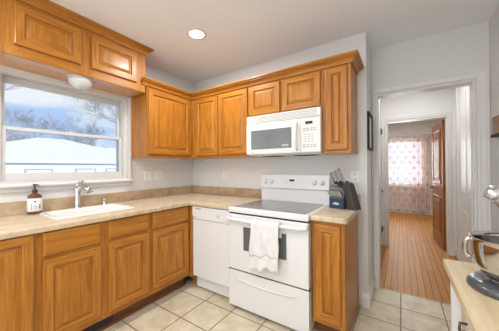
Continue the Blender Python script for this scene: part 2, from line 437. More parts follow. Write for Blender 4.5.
# window wall with opening
wy0, wy1, wz0, wz1 = -1.930, -.993, 1.155, 2.005
wl = MB(); wl.box(-.15, 0, -4.55, wy0, 0, H); wl.box(-.15, 0, wy1, 0, 0, H); wl.box(-.15, 0, wy0, wy1, 0, wz0); wl.box(-.15, 0, wy0, wy1, wz1, H)
struct('wall_left', wl, 'wall_paint', 'pale grey wall holding the kitchen window', 'wall')
struct('wall_back', MB().box(-.15, XO, 0, .52, 0, H), 'wall_paint', 'pale grey wall behind the range ending in a corner', 'wall')
dx0, dx1, dz = 2.285, 3.045, 2.022
wd = MB(); wd.box(XO, dx0, .402, .52, 0, H); wd.box(dx1, XR, .402, .52, 0, H); wd.box(dx0, dx1, .402, .52, dz, H)
struct('wall_doorway', wd, 'wall_paint', 'pale grey wall around the doorway to the hall', 'wall')
struct('wall_right', MB().box(XR, XR + .15, -4.55, .52, 0, H), 'wall_paint', 'pale grey wall at the right edge behind the mixer', 'wall')
wr = MB(); wr.box(0, .3, -4.55, -4.4, 0, H); wr.box(2.7, XR, -4.55, -4.4, 0, H); wr.box(.3, 2.7, -4.55, -4.4, 0, .6); wr.box(.3, 2.7, -4.55, -4.4, 2.3, H)  # unseen rear wall; its opening is invented to bring in fill light
struct('wall_rear', wr, 'wall_paint', 'pale grey wall behind the camera with a wide glazed opening', 'wall')
# hall and far room
struct('wall_hall_left', MB().box(2.1, 2.268, .52, 1.2, 0, H).box(2.1, 2.215, 1.2, 2.0, 0, H), 'wall_far', 'white left wall of the hall', 'wall')
hx = 3.15
struct('wall_hall_right', MB().box(hx, hx + .12, .52, 2.0, 0, H), 'wall_far', 'white right wall of the hall', 'wall')
h2 = MB(); h2.box(1.0, 2.305, 2.0, 2.12, 0, H); h2.box(3.072, 4.4, 2.0, 2.12, 0, H); h2.box(2.305, 3.072, 2.0, 2.12, 2.0, H)
struct('wall_hall_end', h2, 'wall_far', 'white end wall of the hall around the second doorway', 'wall')
wf = MB(); fx0, fx1, fz0, fz1 = 2.0, 3.0, .76, 1.98
wf.box(1.0, fx0, 5.3, 5.45, 0, H); wf.box(fx1, 4.4, 5.3, 5.45, 0, H); wf.box(fx0, fx1, 5.3, 5.45, 0, fz0); wf.box(fx0, fx1, 5.3, 5.45, fz1, H)
struct('wall_far', wf, 'wall_far', 'white far wall of the room with the curtained window', 'wall')
struct('wall_far_left', MB().box(1.0, 1.1, 2.12, 5.3, 0, H), 'wall_far', 'white left wall of the far room', 'wall')
struct('wall_far_right', MB().box(4.3, 4.4, 2.12, 5.3, 0, H), 'wall_far', 'white right wall of the far room', 'wall')

# baseboards
bb = MB()
prof = [(0, 0), (.016, 0), (.016, .09), (.011, .105), (.006, .12), (0, .12)]
def base_x(mb, x0, x1, y, sgn):   # runs along x, on wall plane y, sticking out in -y*sgn
    pts = [(y - sgn * a, b) for a, b in prof]
    mb.prism(pts, x0, x1, 'x')
def base_y(mb, y0, y1, x, sgn):
    pts = [(x + sgn * a, b) for a, b in prof]
    mb.prism(pts, y0, y1, 'y')
b = MB(); frame_sweep(b, [(2.194, 0), (XO, 0), (XO, .378)], prof, lambda u, v, h: (u, v, h))
struct('baseboard_back', b, 'white_trim', 'white baseboard wrapping the wall corner beside the end cabinet', 'baseboard')
b = MB(); base_x(b, 3.06 + .0, hx, 2.0, 1); base_y(b, 1.78, 1.99, hx, -1)
struct('baseboard_hall', b, 'white_trim', 'white baseboard at the right corner of the hall', 'baseboard')
b = MB(); base_y(b, -4.4, .385, XR, -1)
struct('baseboard_right', b, 'white_trim', 'white baseboard along the right kitchen wall', 'baseboard')
b = MB(); base_x(b, 1.1, 4.3, 5.3, 1)
struct('baseboard_far', b, 'white_trim', 'white baseboard under the curtained window', 'baseboard')

# kitchen doorway casing (door_1)
def casing(name, x0, x1, z1, y, wl_, wr_, wt, depth, label, d=.013, e=.022):
    t = MB(); to3 = lambda u, v, h: (u, y - h, v)
    # left leg, head and right leg with their own widths
    def leg(pr, a, b_): t.rings([[to3(u, v, h) for (u, v), (o_, h) in zip(a, pr)], [to3(u, v, h) for (u, v), (o_, h) in zip(b_, pr)]])
    pl_, pr_, pt = case_prof(wl_, d, e), case_prof(wr_, d, e), case_prof(wt, d, e)
    leg(pl_, [(x0 - o_, 0) for o_, h in pl_], [(x0 - o_, z1 + q[0]) for (o_, h), q in zip(pl_, pt)])
    leg(pr_, [(x1 + o_, 0) for o_, h in pr_], [(x1 + o_, z1 + q[0]) for (o_, h), q in zip(pr_, pt)])
    leg(pt, [(x0 - q[0], z1 + o_) for (o_, h), q in zip(pt, pl_)], [(x1 + q[0], z1 + o_) for (o_, h), q in zip(pt, pr_)])
    # jamb lining and stop
    t.box(x0 + .0005, x0 + .018, y - .004, y + depth + .004, 0, z1); t.box(x1 - .018, x1 - .0005, y - .004, y + depth + .004, 0, z1); t.box(x0 + .018, x1 - .018, y - .004, y + depth + .004, z1 - .016, z1 - .0005)
    t.box(x0 + .018, x0 + .024, y + depth * .45, y + depth * .75, 0, z1 - .016); t.box(x1 - .024, x1 - .018, y + depth * .45, y + depth * .75, 0, z1 - .016)
    return struct(name, t, 'white_trim', label, 'door frame')
casing('door_1', dx0, dx1, dz, .402, .038, .083, .080, .118, 'white casing around the doorway between kitchen and hall')
casing('door_2', 2.305, 3.072, 2.0, 2.0, .07, .036, .06, .12, 'white casing around the doorway at the end of the hall', .009, .012)
# black hinges and strike on the left jamb of the end doorway
for z, hgt, nm in ((.22, .09, 'hinge'), (1.80, .09, 'hinge'), (.86, .035, 'latch_plate')):
    o = MB().box(2.2365, 2.246, 1.955, 1.976, z, z + hgt).lathe([(.006, 0), (.006, hgt)], (2.246, 1.978, z), 8).build(nm, 'iron')
    tag(o, {'hinge': 'small black hinge %s on the left edge of the far door frame' % ('low' if z < 1 else 'high'), 'latch_plate': 'small round black latch plate midway up the far door frame'}[nm], nm.replace('_', ' '), None, 'thing')

# white closed door on right hall wall (door_3)
t = MB(); frame_sweep(t, [(.80, 0), (.80, 2.33), (1.70, 2.33), (1.70, 0)], [(-a, h) for a, h in case_prof(.075)], lambda u, v, h: (hx - h, u, v))
t.box(hx - .006, hx, .80, 1.70, 0, 2.33)
for (a0, a1) in ((.90, 1.21), (1.29, 1.60)):
    for (z0, z1) in ((.18, .75), (.9, 2.2)):
        t.box(hx - .013, hx - .006, a0 + .03, a1 - .03, z0 + .03, z1 - .03)
struct('door_3', t, 'white_trim', 'white panelled closet door on the right side of the hall', 'door')

# brown open door into the far room
def panel_door(name, w_, h_, t_, mat, loc, rz, label):
    root = thing(name, loc, rz, label, 'door')
    d = MB(); d.box(0, w_, -t_ / 2, t_ / 2, 0, h_)
    for sgn in (1, -1):
        yo = sgn * t_ / 2
        for (z0, z1) in ((.18, .78), (1.0, h_ - .13)):
            for (x0, x1) in ((.12, w_ - .12),):
                loops = []
                for ins, hh in ((-.012, .0), (-.006, .008), (0, .008), (.012, .001), (.05, .002), (.07, .009)):
                    loops.append([(x0 + ins, yo + sgn * hh, z0 + ins), (x1 - ins, yo + sgn * hh, z0 + ins), (x1 - ins, yo + sgn * hh, z1 - ins), (x0 + ins, yo + sgn * hh, z1 - ins)])
                d.rings(loops)
    d.build('door_panel', mat, root, .002)
    k = MB()
    for sgn in (1, -1):
        k.lathe([(.028, 0), (.028, .006), (.011, .01), (.011, .045)], (w_ - .06, sgn * t_ / 2, .90), 16, (0, sgn, 0))
        k.tube([(w_ - .06, sgn * (t_ / 2 + .045), .90), (w_ - .10, sgn * (t_ / 2 + .047), .90), (w_ - .17, sgn * (t_ / 2 + .043), .897)], .009, 8)
    tag(k.build('door_handle', 'iron', root), 'black lever handle')
    for z in (.25, 1.75):
        MB().box(-.012, .006, -t_ / 2 - .004, -t_ / 2 + .01, z, z + .09).lathe([(.008, 0), (.008, .1)], (-.008, -t_ / 2 - .004, z - .005), 8).build('hinge', 'iron', root)
    return root
panel_door('panelled_door', .70, 1.965, .038, 'walnut_door', (3.046, 2.165, .008), R(180 - 84.5),
           'dark red-brown wooden panelled door standing open into the far room')

# window_1 : trim, sashes, glass
wroot = thing('window_1', (0, 0, 0), 0, 'white double hung kitchen window with a snowy yard outside', 'window', None, 'structure')
t = MB(); cw = .066
frame_sweep(t, [(wy0, wz0), (wy0, wz1), (wy1, wz1), (wy1, wz0)], [(-.0, 0)] and [(-a, h) for a, h in [(.002, 0), (.002, .010), (.010, .014), (.016, .014), (.020, .011), (.042, .013), (.047, .022), (.063, .022), (.066, .019), (.066, 0)]], lambda u, v, h: (h, u, v))
t.build('window_casing', 'white_trim', wroot)
t = MB(); t.box(-.149, .0, wy0 + .0005, wy0 + .014, wz0, wz1); t.box(-.149, .0, wy1 - .014, wy1 - .0005, wz0, wz1); t.box(-.149, .0, wy0 + .014, wy1 - .014, wz1 - .010, wz1 - .0005); t.box(-.149, .0, wy0 + .014, wy1 - .014, wz0 + .0005, wz0 + .02)
t.build('window_jamb', 'vinyl', wroot)
t = MB(); t.prism([(0, 1.125), (.045, 1.125), (.052, 1.135), (.052, 1.148), (.045, 1.156), (-.01, 1.158), (-.01, 1.125)], wy0 - cw - .03, wy1 + cw + .0, 'y')
t.prism([(0, 1.085), (.012, 1.085), (.018, 1.095), (.018, 1.125), (0, 1.125)], wy0 - cw, wy1 + cw - .012, 'y')
t.build('window_sill', 'white_trim', wroot, .002)
def sash(nm, x0, x1, z0, z1, rb, rt, rs=.028):
    a, bq = wy0 + .016, wy1 - .016
    s_ = MB(); s_.box(x0, x1, a, a + rs, z0, z1); s_.box(x0, x1, bq - rs, bq, z0, z1); s_.box(x0, x1, a + rs, bq - rs, z0, z0 + rb); s_.box(x0, x1, a + rs, bq - rs, z1 - rt, z1)
    o = s_.build(nm, 'vinyl', wroot, .003)
    xm = (x0 + x1) / 2
    MB().box(xm - .002, xm + .002, a + rs - .004, bq - rs + .004, z0 + rb - .004, z1 - rt + .004).build('pane', 'pane_glass', o)
sash('lower_sash', -.055, -.02, wz0 + .02, 1.602, .062, .028)
sash('upper_sash', -.10, -.065, 1.575, wz1 - .010, .030, .048)
MB().box(-.048, -.028, -1.49, -1.44, 1.602, 1.609).lathe([(.010, 0), (.010, .01)], (-.036, -1.465, 1.609), 12).build('sash_lock', 'vinyl', wroot, .002)

# window_2 : far room
w2 = thing('window_2', (0, 0, 0), 0, 'white window of the far room behind the peach curtain', 'window', None, 'structure')
t = MB(); t.box(fx0, fx0 + .05, 5.32, 5.38, fz0, fz1); t.box(fx1 - .05, fx1, 5.32, 5.38, fz0, fz1); t.box(fx0, fx1, 5.32, 5.38, fz0, fz0 + .05); t.box(fx0, fx1, 5.32, 5.38, fz1 - .05, fz1); t.box(fx0, fx1, 5.32, 5.38, 1.36, 1.40)
t.box(fx0 - .08, fx0, 5.285, 5.3, fz0 - .08, fz1 + .08); t.box(fx1, fx1 + .08, 5.285, 5.3, fz0 - .08, fz1 + .08); t.box(fx0, fx1, 5.285, 5.3, fz1, fz1 + .08); t.box(fx0 - .1, fx1 + .1, 5.26, 5.3, fz0 - .03, fz0)
t.build('window_frame', 'white_trim', w2, .003)
MB().box(fx0 + .04, fx1 - .04, 5.345, 5.349, fz0 + .04, fz1 - .04).build('pane', 'pane_glass', w2)
# snowy ground outside the far window / left window
struct('ground', MB().box(-45, -.15, -20, 30, -.9, -.7).box(-.15, 12, 5.5, 30, -.9, -.7), 'snow', 'snow covered ground outside', 'ground')

# ------------------------------------------------------------------ cabinets
def raised_door(w_, h_, rail=.055, t_=.02):
    """raised panel door, local: x 0..w, z 0..h, front towards -y, back at y=0"""
    d = MB(); loops = []
    rl = min(rail, w_ * .3)
    spec = [(0, 0), (0, t_ - .005), (.002, t_ - .002), (.006, t_), (rl - .005, t_), (rl - .001, t_ - .004), (rl, t_ - .012), (rl + .006, t_ - .012), (rl + .030, t_ - .003), (rl + .031, t_ - .0005)]
    if w_ - 2 * rl < .1: spec = spec[:8] + [(rl + .018, t_ - .003), (rl + .019, t_ - .0005)]
    for ins, hh in spec:
        loops.append([(ins, -hh, ins), (w_ - ins, -hh, ins), (w_ - ins, -hh, h_ - ins), (ins, -hh, h_ - ins)])
    d.rings(loops, [1, 0, 1, 0], True, 0)
    return d
def slab_front(w_, h_, t_=.02):
    d = MB(); loops = []
    for ins, hh in ((0, 0), (0, t_ - .008), (.004, t_ - .004), (.012, t_)):
        loops.append([(ins, -hh, ins), (w_ - ins, -hh, ins), (w_ - ins, -hh, h_ - ins), (ins, -hh, h_ - ins)])
    d.rings(loops, None, True, 0)
    return d
def cabinet(name, W, D, z0, z1, loc, rz, doors, drawers, stiles, rails, label, group, toe=0, hx_='x', side_right=True, back_open=True):
    """local: x 0..W, front face frame at y=0, back at y=D; panels make an open box"""
    root = thing(name, loc, rz, label, 'cabinet', group)
    T = .016; b = MB(); b.box(0, T, .019, D, z0, z1); b.box(W - T, W, .019, D, z0, z1)
    b.box(T, W - T, .019, D, z0, z0 + T, 1); b.box(T, W - T, D - .008, D, z0 + T, z1); 
    if not toe: b.box(T, W - T, .019, D, z1 - T, z1)
    b.build('body', ['oak_z', 'oak_under' if not toe else 'oak_x'], root, .0008)
    f = MB()
    for (a, c) in stiles: f.box(a, c, 0, .019, z0, z1, 0)
    st = sorted(stiles)
    for i in range(len(st) - 1):
        for (a, c) in rails: f.box(st[i][1], st[i + 1][0], 0, .019, a, c, 1)
    f.build('face_frame', ['oak_z', 'oak_x'], root, .0008)
    for (a, c, zz0, zz1) in doors:
        o = raised_door(c - a, zz1 - zz0).build('door', ['oak_z', 'oak_x'], root); o.location = (a, 0, zz0)
    for (a, c, zz0, zz1) in drawers:
        o = slab_front(c - a, zz1 - zz0).build('drawer', 'oak_x', root); o.location = (a, 0, zz0)
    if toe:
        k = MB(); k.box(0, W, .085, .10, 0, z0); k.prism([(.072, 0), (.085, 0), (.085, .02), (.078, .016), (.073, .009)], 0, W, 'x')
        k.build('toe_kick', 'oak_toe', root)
    return root
RZ = R(90)   # window-wall cabinets: local x -> +y, local +y(back) -> -x
FX = .612    # face frame plane of base cabinets
G1 = 'oak base cabinets under the window counter'
def bY(y): return y
# unit A (far left), unit B (sink base), unit C
ya = -2.80
cabinet('base_cabinet', 2.80 - 1.857, .60, .128, .874, (FX, ya, 0), RZ,
        [(-2.325 - ya, -1.878 - ya, .16, .868), (-2.78 - ya, -2.34 - ya, .16, .868)], [], [(0, .03), (-2.34 - ya, -2.32 - ya), (-1.895 - ya, -1.857 - ya)], [(.128, .17), (.85, .874)],
        'oak base cabinet with a full height door, left of the sink cabinet', G1, 1)
yb = -1.857
cabinet('base_cabinet', 1.857 - 1.092, .60, .128, .874, (FX, yb, 0), RZ,
        [(-1.836 - yb, -1.503 - yb, .165, .690), (-1.447 - yb, -1.112 - yb, .165, .697)], [(-1.836 - yb, -1.503 - yb, .715, .866), (-1.447 - yb, -1.112 - yb, .724, .866)],
        [(0, .036), (-1.52 - yb, -1.43 - yb), (.765 - .036, .765)], [(.128, .18), (.68, .73), (.85, .874)],
        'oak sink base cabinet with two doors under two false drawer fronts', G1, 1)
yc = -1.092
cabinet('base_cabinet', 1.092 - .632, .60, .128, .874, (FX, yc, 0), RZ,
        [(-1.072 - yc, -.655 - yc, .172, .695)], [(-1.072 - yc, -.655 - yc, .718, .866)],
        [(0, .036), (.46 - .04, .46)], [(.128, .18), (.68, .73), (.85, .874)],
        'oak base cabinet with one drawer over one door, next to the dishwasher', G1, 1)
# filler stile facing the range wall side, left of dishwasher
f = MB(); f.box(.614, .660, -.632, -.614, .115, .874); f.box(.60, .658, -.57, -.56, 0, .115)
tag(f.build('filler_strip', 'oak_z', None, .001), 'narrow oak filler strip in the corner left of the dishwasher', 'trim strip')

# end base cabinet right of range
xe0, xe1 = 1.938, 2.168
cabinet('base_cabinet', xe1 - xe0, .60, .115, .874, (xe0, -.612, 0), 0,
        [(.024, .205, .150, .848)], [], [(0, .036), (xe1 - xe0 - .036, xe1 - xe0)], [(.115, .17), (.84, .874)],
        'narrow oak base cabinet right of the white range, below the knife block', None, 1)
o = MB().prism([(-.560, 0), (-.002, 0), (-.002, .115), (-.560, .115)], xe1 - .016, xe1, 'x').build('cabinet_foot_panel', 'oak_z', None)
o.name = 'side_skirt'; o.parent = [c for c in COL.objects if c.name.startswith('base_cabinet') and not c.parent][-1]; o.location = (-xe0, .612, 0)
o.data.materials[0] = M['oak_z']

# wall cabinets
G2 = 'oak wall cabinets above the counters'
WZ0, WZ1 = 1.388, 2.14
WR = [(WZ0, WZ0 + .04), (2.09, WZ1)]
cabinet('wall_cabinet', .93 - .306, .31, WZ0, WZ1, (.31, -.93, 0), RZ, [(.014, .572, 1.417, 2.10)], [], [(0, .03), (.56, .618)], WR,
        'oak corner wall cabinet with one wide door, right of the window', G2)
c1 = .312
cabinet('wall_cabinet', 1.173 - c1, .31, WZ0, WZ1, (c1, -.31, 0), 0, [(.387 - c1, .742 - c1, 1.417, 2.108), (.760 - c1, 1.158 - c1, 1.417, 2.108)], [], [(0, .09), (.742 - c1 - .01, .77 - c1), (1.173 - c1 - .03, 1.173 - c1)], WR,
        'oak wall cabinet with two tall doors, between corner and microwave', G2)
c2 = 1.174
cabinet('wall_cabinet', 1.937 - c2, .31, 1.79, WZ1, (c2, -.31, 0), 0, [(1.187 - c2, 1.533 - c2, 1.805, 2.108), (1.564 - c2, 1.923 - c2, 1.805, 2.108)], [], [(0, .03), (1.52 - c2, 1.58 - c2), (1.937 - c2 - .03, 1.937 - c2)], [(1.79, 1.82), (2.09, WZ1)],
        'short oak wall cabinet with two small doors directly above the microwave', G2)
c3 = 1.938
cabinet('wall_cabinet', 2.168 - c3, .31, WZ0, WZ1, (c3, -.31, 0), 0, [(1.966 - c3, 2.142 - c3, 1.415, 2.108)], [], [(0, .04), (2.168 - c3 - .04, 2.168 - c3)], WR,
        'narrow tall oak wall cabinet right of the microwave', G2)
# cabinets over the window
yo = -2.80
cabinet('wall_cabinet', 2.80 - .945, .312, 2.046, 2.45, (.312, yo, 0), RZ,
        [(-1.909 - yo, -1.52 - yo, 2.120, 2.402), (-1.44 - yo, -1.043 - yo, 2.120, 2.402), (-2.50 - yo, -2.026 - yo, 2.120, 2.402)], [],
        [(0, .05), (-2.04 - yo, -1.895 - yo), (-1.535 - yo, -1.425 - yo), (-1.055 - yo, -.945 - yo)], [(2.046, 2.13), (2.39, 2.45)],
        'row of short oak cabinets over the window, reaching the ceiling', None)
orow = [c for c in COL.objects if c.name.startswith('wall_cabinet') and not c.parent][-1]
for k in (2.16, 2.33):
    MB().prism([(-.022, -.018), (-.008, -.026), (.0, -.008), (.022, -.012), (.022, .012), (0, .008), (-.008, .026), (-.022, .018)], -.022, -.019, 'y').build('hinge', 'brass', orow).location = (-2.005 - yo, .018, k - .03 if k < 2.3 else k)

# crown moulding, swept with mitres
def sweep(name, path, prof, mat, label):
    """path: xy points; prof: (out, z); outward = right-hand side of travel"""
    P = [Vector((x, y)) for x, y in path]; loops = []
    for i, p in enumerate(P):
        d0 = (P[i] - P[i - 1]).normalized() if i else (P[1] - P[0]).normalized()
        d1 = (P[i + 1] - P[i]).normalized() if i < len(P) - 1 else d0
        n0 = Vector((d0.y, -d0.x)); n1 = Vector((d1.y, -d1.x)); nn = (n0 + n1).normalized(); nn /= max(.3, nn.dot(n0))
        loops.append([(p.x + nn.x * a, p.y + nn.y * a, z) for a, z in prof])
    s_ = MB(); s_.rings(loops)
    return tag(s_.build(name, mat), label, 'molding')
zc = 2.122
cprof = [(0, zc), (.012, zc), (.014, zc + .007), (.012, zc + .010), (.016, zc + .020), (.026, zc + .032), (.040, zc + .040), (.046, zc + .041), (.046, zc + .047), (.052, zc + .048), (.060, zc + .054), (.060, zc + .066), (0, zc + .066)]
sweep('crown_molding', [(.311, -.985), (.311, -.311), (2.169, -.311), (2.169, -.001)], cprof, 'oak_x', 'stained oak crown molding along the tops of the corner and range wall cabinets')
zc = 2.432
cp2 = [(0, zc), (.012, zc), (.014, zc + .007), (.012, zc + .010), (.016, zc + .022), (.026, zc + .034), (.040, zc + .042), (.046, zc + .043), (.046, zc + .050), (.052, zc + .051), (.060, zc + .056), (.060, H - .001), (0, H - .001)]
sweep('crown_molding', [(.313, -2.80), (.313, -.944), (.001, -.944)], cp2, 'oak_y', 'stained oak crown molding at the ceiling above the window cabinets')

# ------------------------------------------------------------------ countertops
ZT = .915
def front_round(pts): return pts
ct = thing('countertop', (0, 0, 0), 0, 'beige speckled laminate countertop along the window and corner', 'countertop')
t = MB()
cxf = .645
sx0, sx1, sy0, sy1 = .135, .485, -1.715, -1.175   # sink cutout
def top(mb, x0, x1, y0, y1): mb.box(x0, x1, y0, y1, ZT - .040, ZT)
fp = [(cxf - .02, ZT - .04), (cxf - .004, ZT - .04), (cxf, ZT - .034), (cxf, ZT - .010), (cxf - .003, ZT - .003), (cxf - .010, ZT), (cxf - .02, ZT)]
fpy = [(-a, b_) for a, b_ in fp]
top(t, .001, sx0, -2.80, -.001); top(t, sx0, cxf - .02, -2.80, sy0); top(t, sx1, cxf - .02, sy0, sy1); top(t, sx0, cxf - .02, sy1, -.001)
top(t, cxf - .02, 1.170, -cxf + .02, -.001)
t.prism(fp, -2.80, -cxf + .02, 'y'); t.prism(fpy, cxf - .02, 1.170, 'x')
t.build('worktop', 'laminate', ct)
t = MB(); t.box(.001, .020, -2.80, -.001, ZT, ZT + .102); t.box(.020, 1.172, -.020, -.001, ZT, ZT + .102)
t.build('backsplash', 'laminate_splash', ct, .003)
ct2 = thing('countertop', (0, 0, 0), 0, 'short beige laminate countertop under the knife block', 'countertop')
t = MB(); t.box(1.935, 2.168, -cxf + .02, -.001, ZT - .04, ZT); t.prism(fpy, 1.935, 2.168, 'x')
cr_ = [(2.168, -.001), (2.168, -.645), (2.180, -.643), (2.189, -.634), (2.192, -.62), (2.192, -.001)]
t.prism(cr_, ZT - .04, ZT, 'z'); t.build('worktop', 'laminate', ct2, .002)
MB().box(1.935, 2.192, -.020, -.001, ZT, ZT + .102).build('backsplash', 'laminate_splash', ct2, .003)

# ------------------------------------------------------------------ sink
sk = thing('sink', (0, 0, 0), 0, 'white drop in kitchen sink set in the counter under the window', 'sink')
out_ = rrect(.118, .503, -1.735, -1.155, .035); inn = rrect(.150, .470, -1.700, -1.190, .05)
loops = []
for (poly, z) in ((out_, ZT + .0005), (rrect(.120, .501, -1.733, -1.157, .035), ZT + .008), (rrect(.128, .493, -1.725, -1.165, .035), ZT + .010), (rrect(.143, .477, -1.708, -1.182, .045), ZT + .009), (inn, ZT + .003),
                  (rrect(.156, .464, -1.694, -1.196, .055), ZT - .06), (rrect(.165, .455, -1.685, -1.205, .06), ZT - .15), (rrect(.20, .42, -1.65, -1.24, .06), ZT - .17)):
    loops.append([(x, y, z) for x, y in poly])
s_ = MB(); s_.rings(loops, None, False); n_ = len(out_)
s_.f.append([len(s_.v) - n_ + k for k in range(n_)]); s_.m.append(0); s_.sm.append(False)
s_.build('basin', 'sink_white', sk)
MB().lathe([(.045, 0), (.045, .004), (.035, .002), (.01, .003)], (.31, -1.445, ZT - .170), 20).build('drain', 'chrome', sk)

# ------------------------------------------------------------------ faucet
fa = thing('faucet', (.070, -1.452, ZT), 0, 'chrome single lever pull out faucet behind the sink', 'faucet')
t = MB()
t.lathe([(.032, 0), (.032, .006), (.028, .012), (.024, .018), (.022, .10), (.023, .15), (.021, .175), (.014, .19), (0.001, .193)], (0, 0, 0), 24)
t.build('faucet_body', 'chrome', fa)
t = MB(); t.tube([(.0, .005, .15), (.025, .022, .180), (.05, .038, .185), (.072, .052, .172), (.082, .060, .152)], [.018, .018, .019, .020, .020], 14)
t.build('spout', 'chrome', fa)
t = MB(); t.lathe([(.024, 0), (.024, .006)], (.085, .063, .144), 16, (.2, .2, -1)); t.build('spray_head', 'black_plastic', fa)
t = MB(); t.tube([(0, 0, .19), (-.004, .004, .215), (-.008, .022, .232), (-.010, .05, .240)], [.014, .012, .010, .008], 10, 0, .6); t.build('lever', 'chrome', fa)
sd = tag(MB().lathe([(.022, 0), (.022, .006), (.016, .010), (.015, .045), (.018, .048), (.018, .058), (.010, .062), (.001, .063)], (0, 0, 0), 20).build('sink_sprayer', 'chrome'), 'small chrome side sprayer cap on the counter right of the faucet', 'sprayer')
sd.location = (.055, -1.222, ZT)

# soap bottle
sb = thing('soap_bottle', (.085, -1.745, ZT), 0, 'amber pump bottle of hand soap with a white label left of the sink', 'soap bottle')
MB().lathe([(.036, 0), (.043, .004), (.045, .012), (.045, .128), (.043, .140), (.034, .152), (.020, .160), (.015, .166), (.015, .176)], (0, 0, 0), 28).build('bottle', 'amber', sb)
MB().lathe([(.0455, .024), (.0462, .025), (.0462, .124), (.0455, .125)], (0, 0, 0), 28).build('label', 'label_paper', sb)
t = MB()
def on_label(a0, a1, z0, z1, r=.0464):
    n = 5; vs = []; fs = []
    for k in range(n + 1):
        a = R(a0 + (a1 - a0) * k / n)
        vs += [(r * cos(a), r * sin(a), z0), (r * cos(a), r * sin(a), z1)]
    for k in range(n): fs.append((2 * k, 2 * k + 2, 2 * k + 3, 2 * k + 1))
    t.add(vs, fs)
on_label(-22, -2, .096, .106); on_label(-38, -34, .04, .085); on_label(20, 30, .045, .075); on_label(-20, 0, .05, .053); on_label(-24, 4, .06, .063); on_label(-16, -4, .072, .075)
t.build('label_print', 'ink', sb)
t = MB(); t.lathe([(.017, .170), (.018, .172), (.018, .190), (.010, .194), (.006, .196), (.006, .222), (.013, .224), (.013, .234), (.001, .236)], (0, 0, 0), 20)
t.tube([(.0, 0, .229), (.03, .01, .229), (.042, .014, .224)], [.006, .005, .004], 8)
t.build('pump', 'black_plastic', sb)

# ------------------------------------------------------------------ dishwasher
dw = thing('dishwasher', (.664, -.634, 0), 0, 'white built in dishwasher between corner cabinet and range', 'dishwasher')
W = .504
MB().box(0, W, .035, .60, .135, .868).build('tub_cabinet', 'appliance', dw)
t = MB(); t.box(.003, W - .003, 0, .034, .145, .735); t.build('door_panel', 'appliance', dw, .005, 3)
t = MB()
# control strip with a scooped handle pocket on its lower edge
n = 14; x0_, x1_ = .003, W - .003
vs = []
t.box(x0_, x1_, .004, .034, .738, .868)
for k in range(n):
    a0 = x0_ + (x1_ - x0_) * k / n; a1 = x0_ + (x1_ - x0_) * (k + 1) / n
    c0 = .770 - .022 * sin(pi * k / n); c1_ = .770 - .022 * sin(pi * (k + 1) / n)
    t.add([(a0, -.004, c0), (a1, -.004, c1_), (a1, -.004, .866), (a0, -.004, .866), (a0, .006, c0), (a1, .006, c1_), (a1, .006, .866), (a0, .006, .866)],
          [(0, 1, 2, 3), (4, 7, 6, 5), (0, 4, 5, 1), (3, 2, 6, 7)] + ([(0, 3, 7, 4)] if k == 0 else []) + ([(1, 5, 6, 2)] if k == n - 1 else []))
t.build('control_panel', 'appliance', dw)
t = MB()
for k in range(6): t.box(.045 + k * .014, .055 + k * .014, -.0052, -.003, .842, .850)
t.build('vent_slots', 'dark_gap', dw)
for k in range(5): MB().box(.17 + k * .022, .185 + k * .022, -.0052, -.003, .81, .815).build('button', 'key_grey', dw)
MB().lathe([(.018, 0), (.018, .003), (.012, .004)], (.36, -.004, .80), 18, (0, -1, 0)).build('dial', 'key_grey', dw)
MB().box(.004, W - .004, .055, .07, .012, .135).build('kick_panel', 'appliance', dw, .003)

# ------------------------------------------------------------------ range
x0, x1 = 1.1755, 1.9305
RW = x1 - x0
rg = thing('range', (x0, -.66, 0), 0, 'white freestanding electric range with glass cooktop and oven', 'stove')
t = MB(); t.box(.004, RW - .004, .03, .655, .03, .862); t.build('oven_body', 'appliance', rg, .003)
for ax_ in (.04, RW - .04):
    for ay in (.10, .60): MB().lathe([(.016, 0), (.016, .03)], (ax_, ay, 0), 12).build('levelling_foot', 'dark_gap', rg)
t = MB(); t.box(.0, RW, -.012, .585, .866, .913); t.build('cooktop_frame', 'appliance', rg, .010, 3)
t = MB(); t.box(.035, RW - .035, .025, .545, .905, .9155); t.build('cooktop_surface', 'cooktop_glass', rg, .001)
for (cx_, cy_, r0) in ((.20, .155, .105), (.20, .155, .07), (.55, .155, .085), (.20, .415, .078), (.55, .415, .105), (.55, .415, .07)):
    t = MB(); n = 40; vs = []; fs = []
    for k in range(n):
        a = 2 * pi * k / n; vs += [(cx_ + r0 * cos(a), cy_ + r0 * sin(a), .9159), (cx_ + (r0 - .003) * cos(a), cy_ + (r0 - .003) * sin(a), .9159)]
    for k in range(n): j = (k + 1) % n; fs.append((2 * k, 2 * j, 2 * j + 1, 2 * k + 1))
    t.add(vs, fs); t.build('burner_ring', 'burner_mark', rg)
# backguard: lower riser + overhanging console
t = MB(); t.box(.0, RW, .590, .655, .905, 1.045); t.build('backguard', 'appliance', rg, .004)
t = MB(); t.prism([(.570, 1.045), (.655, 1.035), (.655, 1.190), (.640, 1.196), (.600, 1.196), (.588, 1.188), (.566, 1.055)], -.002, RW + .002, 'x'); 
con = t.build('console', 'appliance', rg, .004)
tilt = math.atan2(.022, .133)
nrm = Vector((0, -cos(tilt), sin(tilt))).normalized(); upv = Vector((0, sin(tilt), cos(tilt)))
def con_pt(x, z, o=0):   # point on the tilted console face
    base = Vector((x, .566, 1.055)); return base + upv * ((z - 1.055) / upv.z) + nrm * o
rotc = Matrix((Vector((1, 0, 0)), -nrm, upv)).transposed()
for kx in (.068, .140, .615, .690):
    t = MB(); t.lathe([(.026, 0), (.026, .004), (.020, .008), (.018, .022), (.014, .026), (.001, .027)], con_pt(kx, 1.118), 20, nrm)
    t.obox(con_pt(kx, 1.118, .026), (.008, .012, .036), rotc); t.build('knob', 'bisque', rg)
    
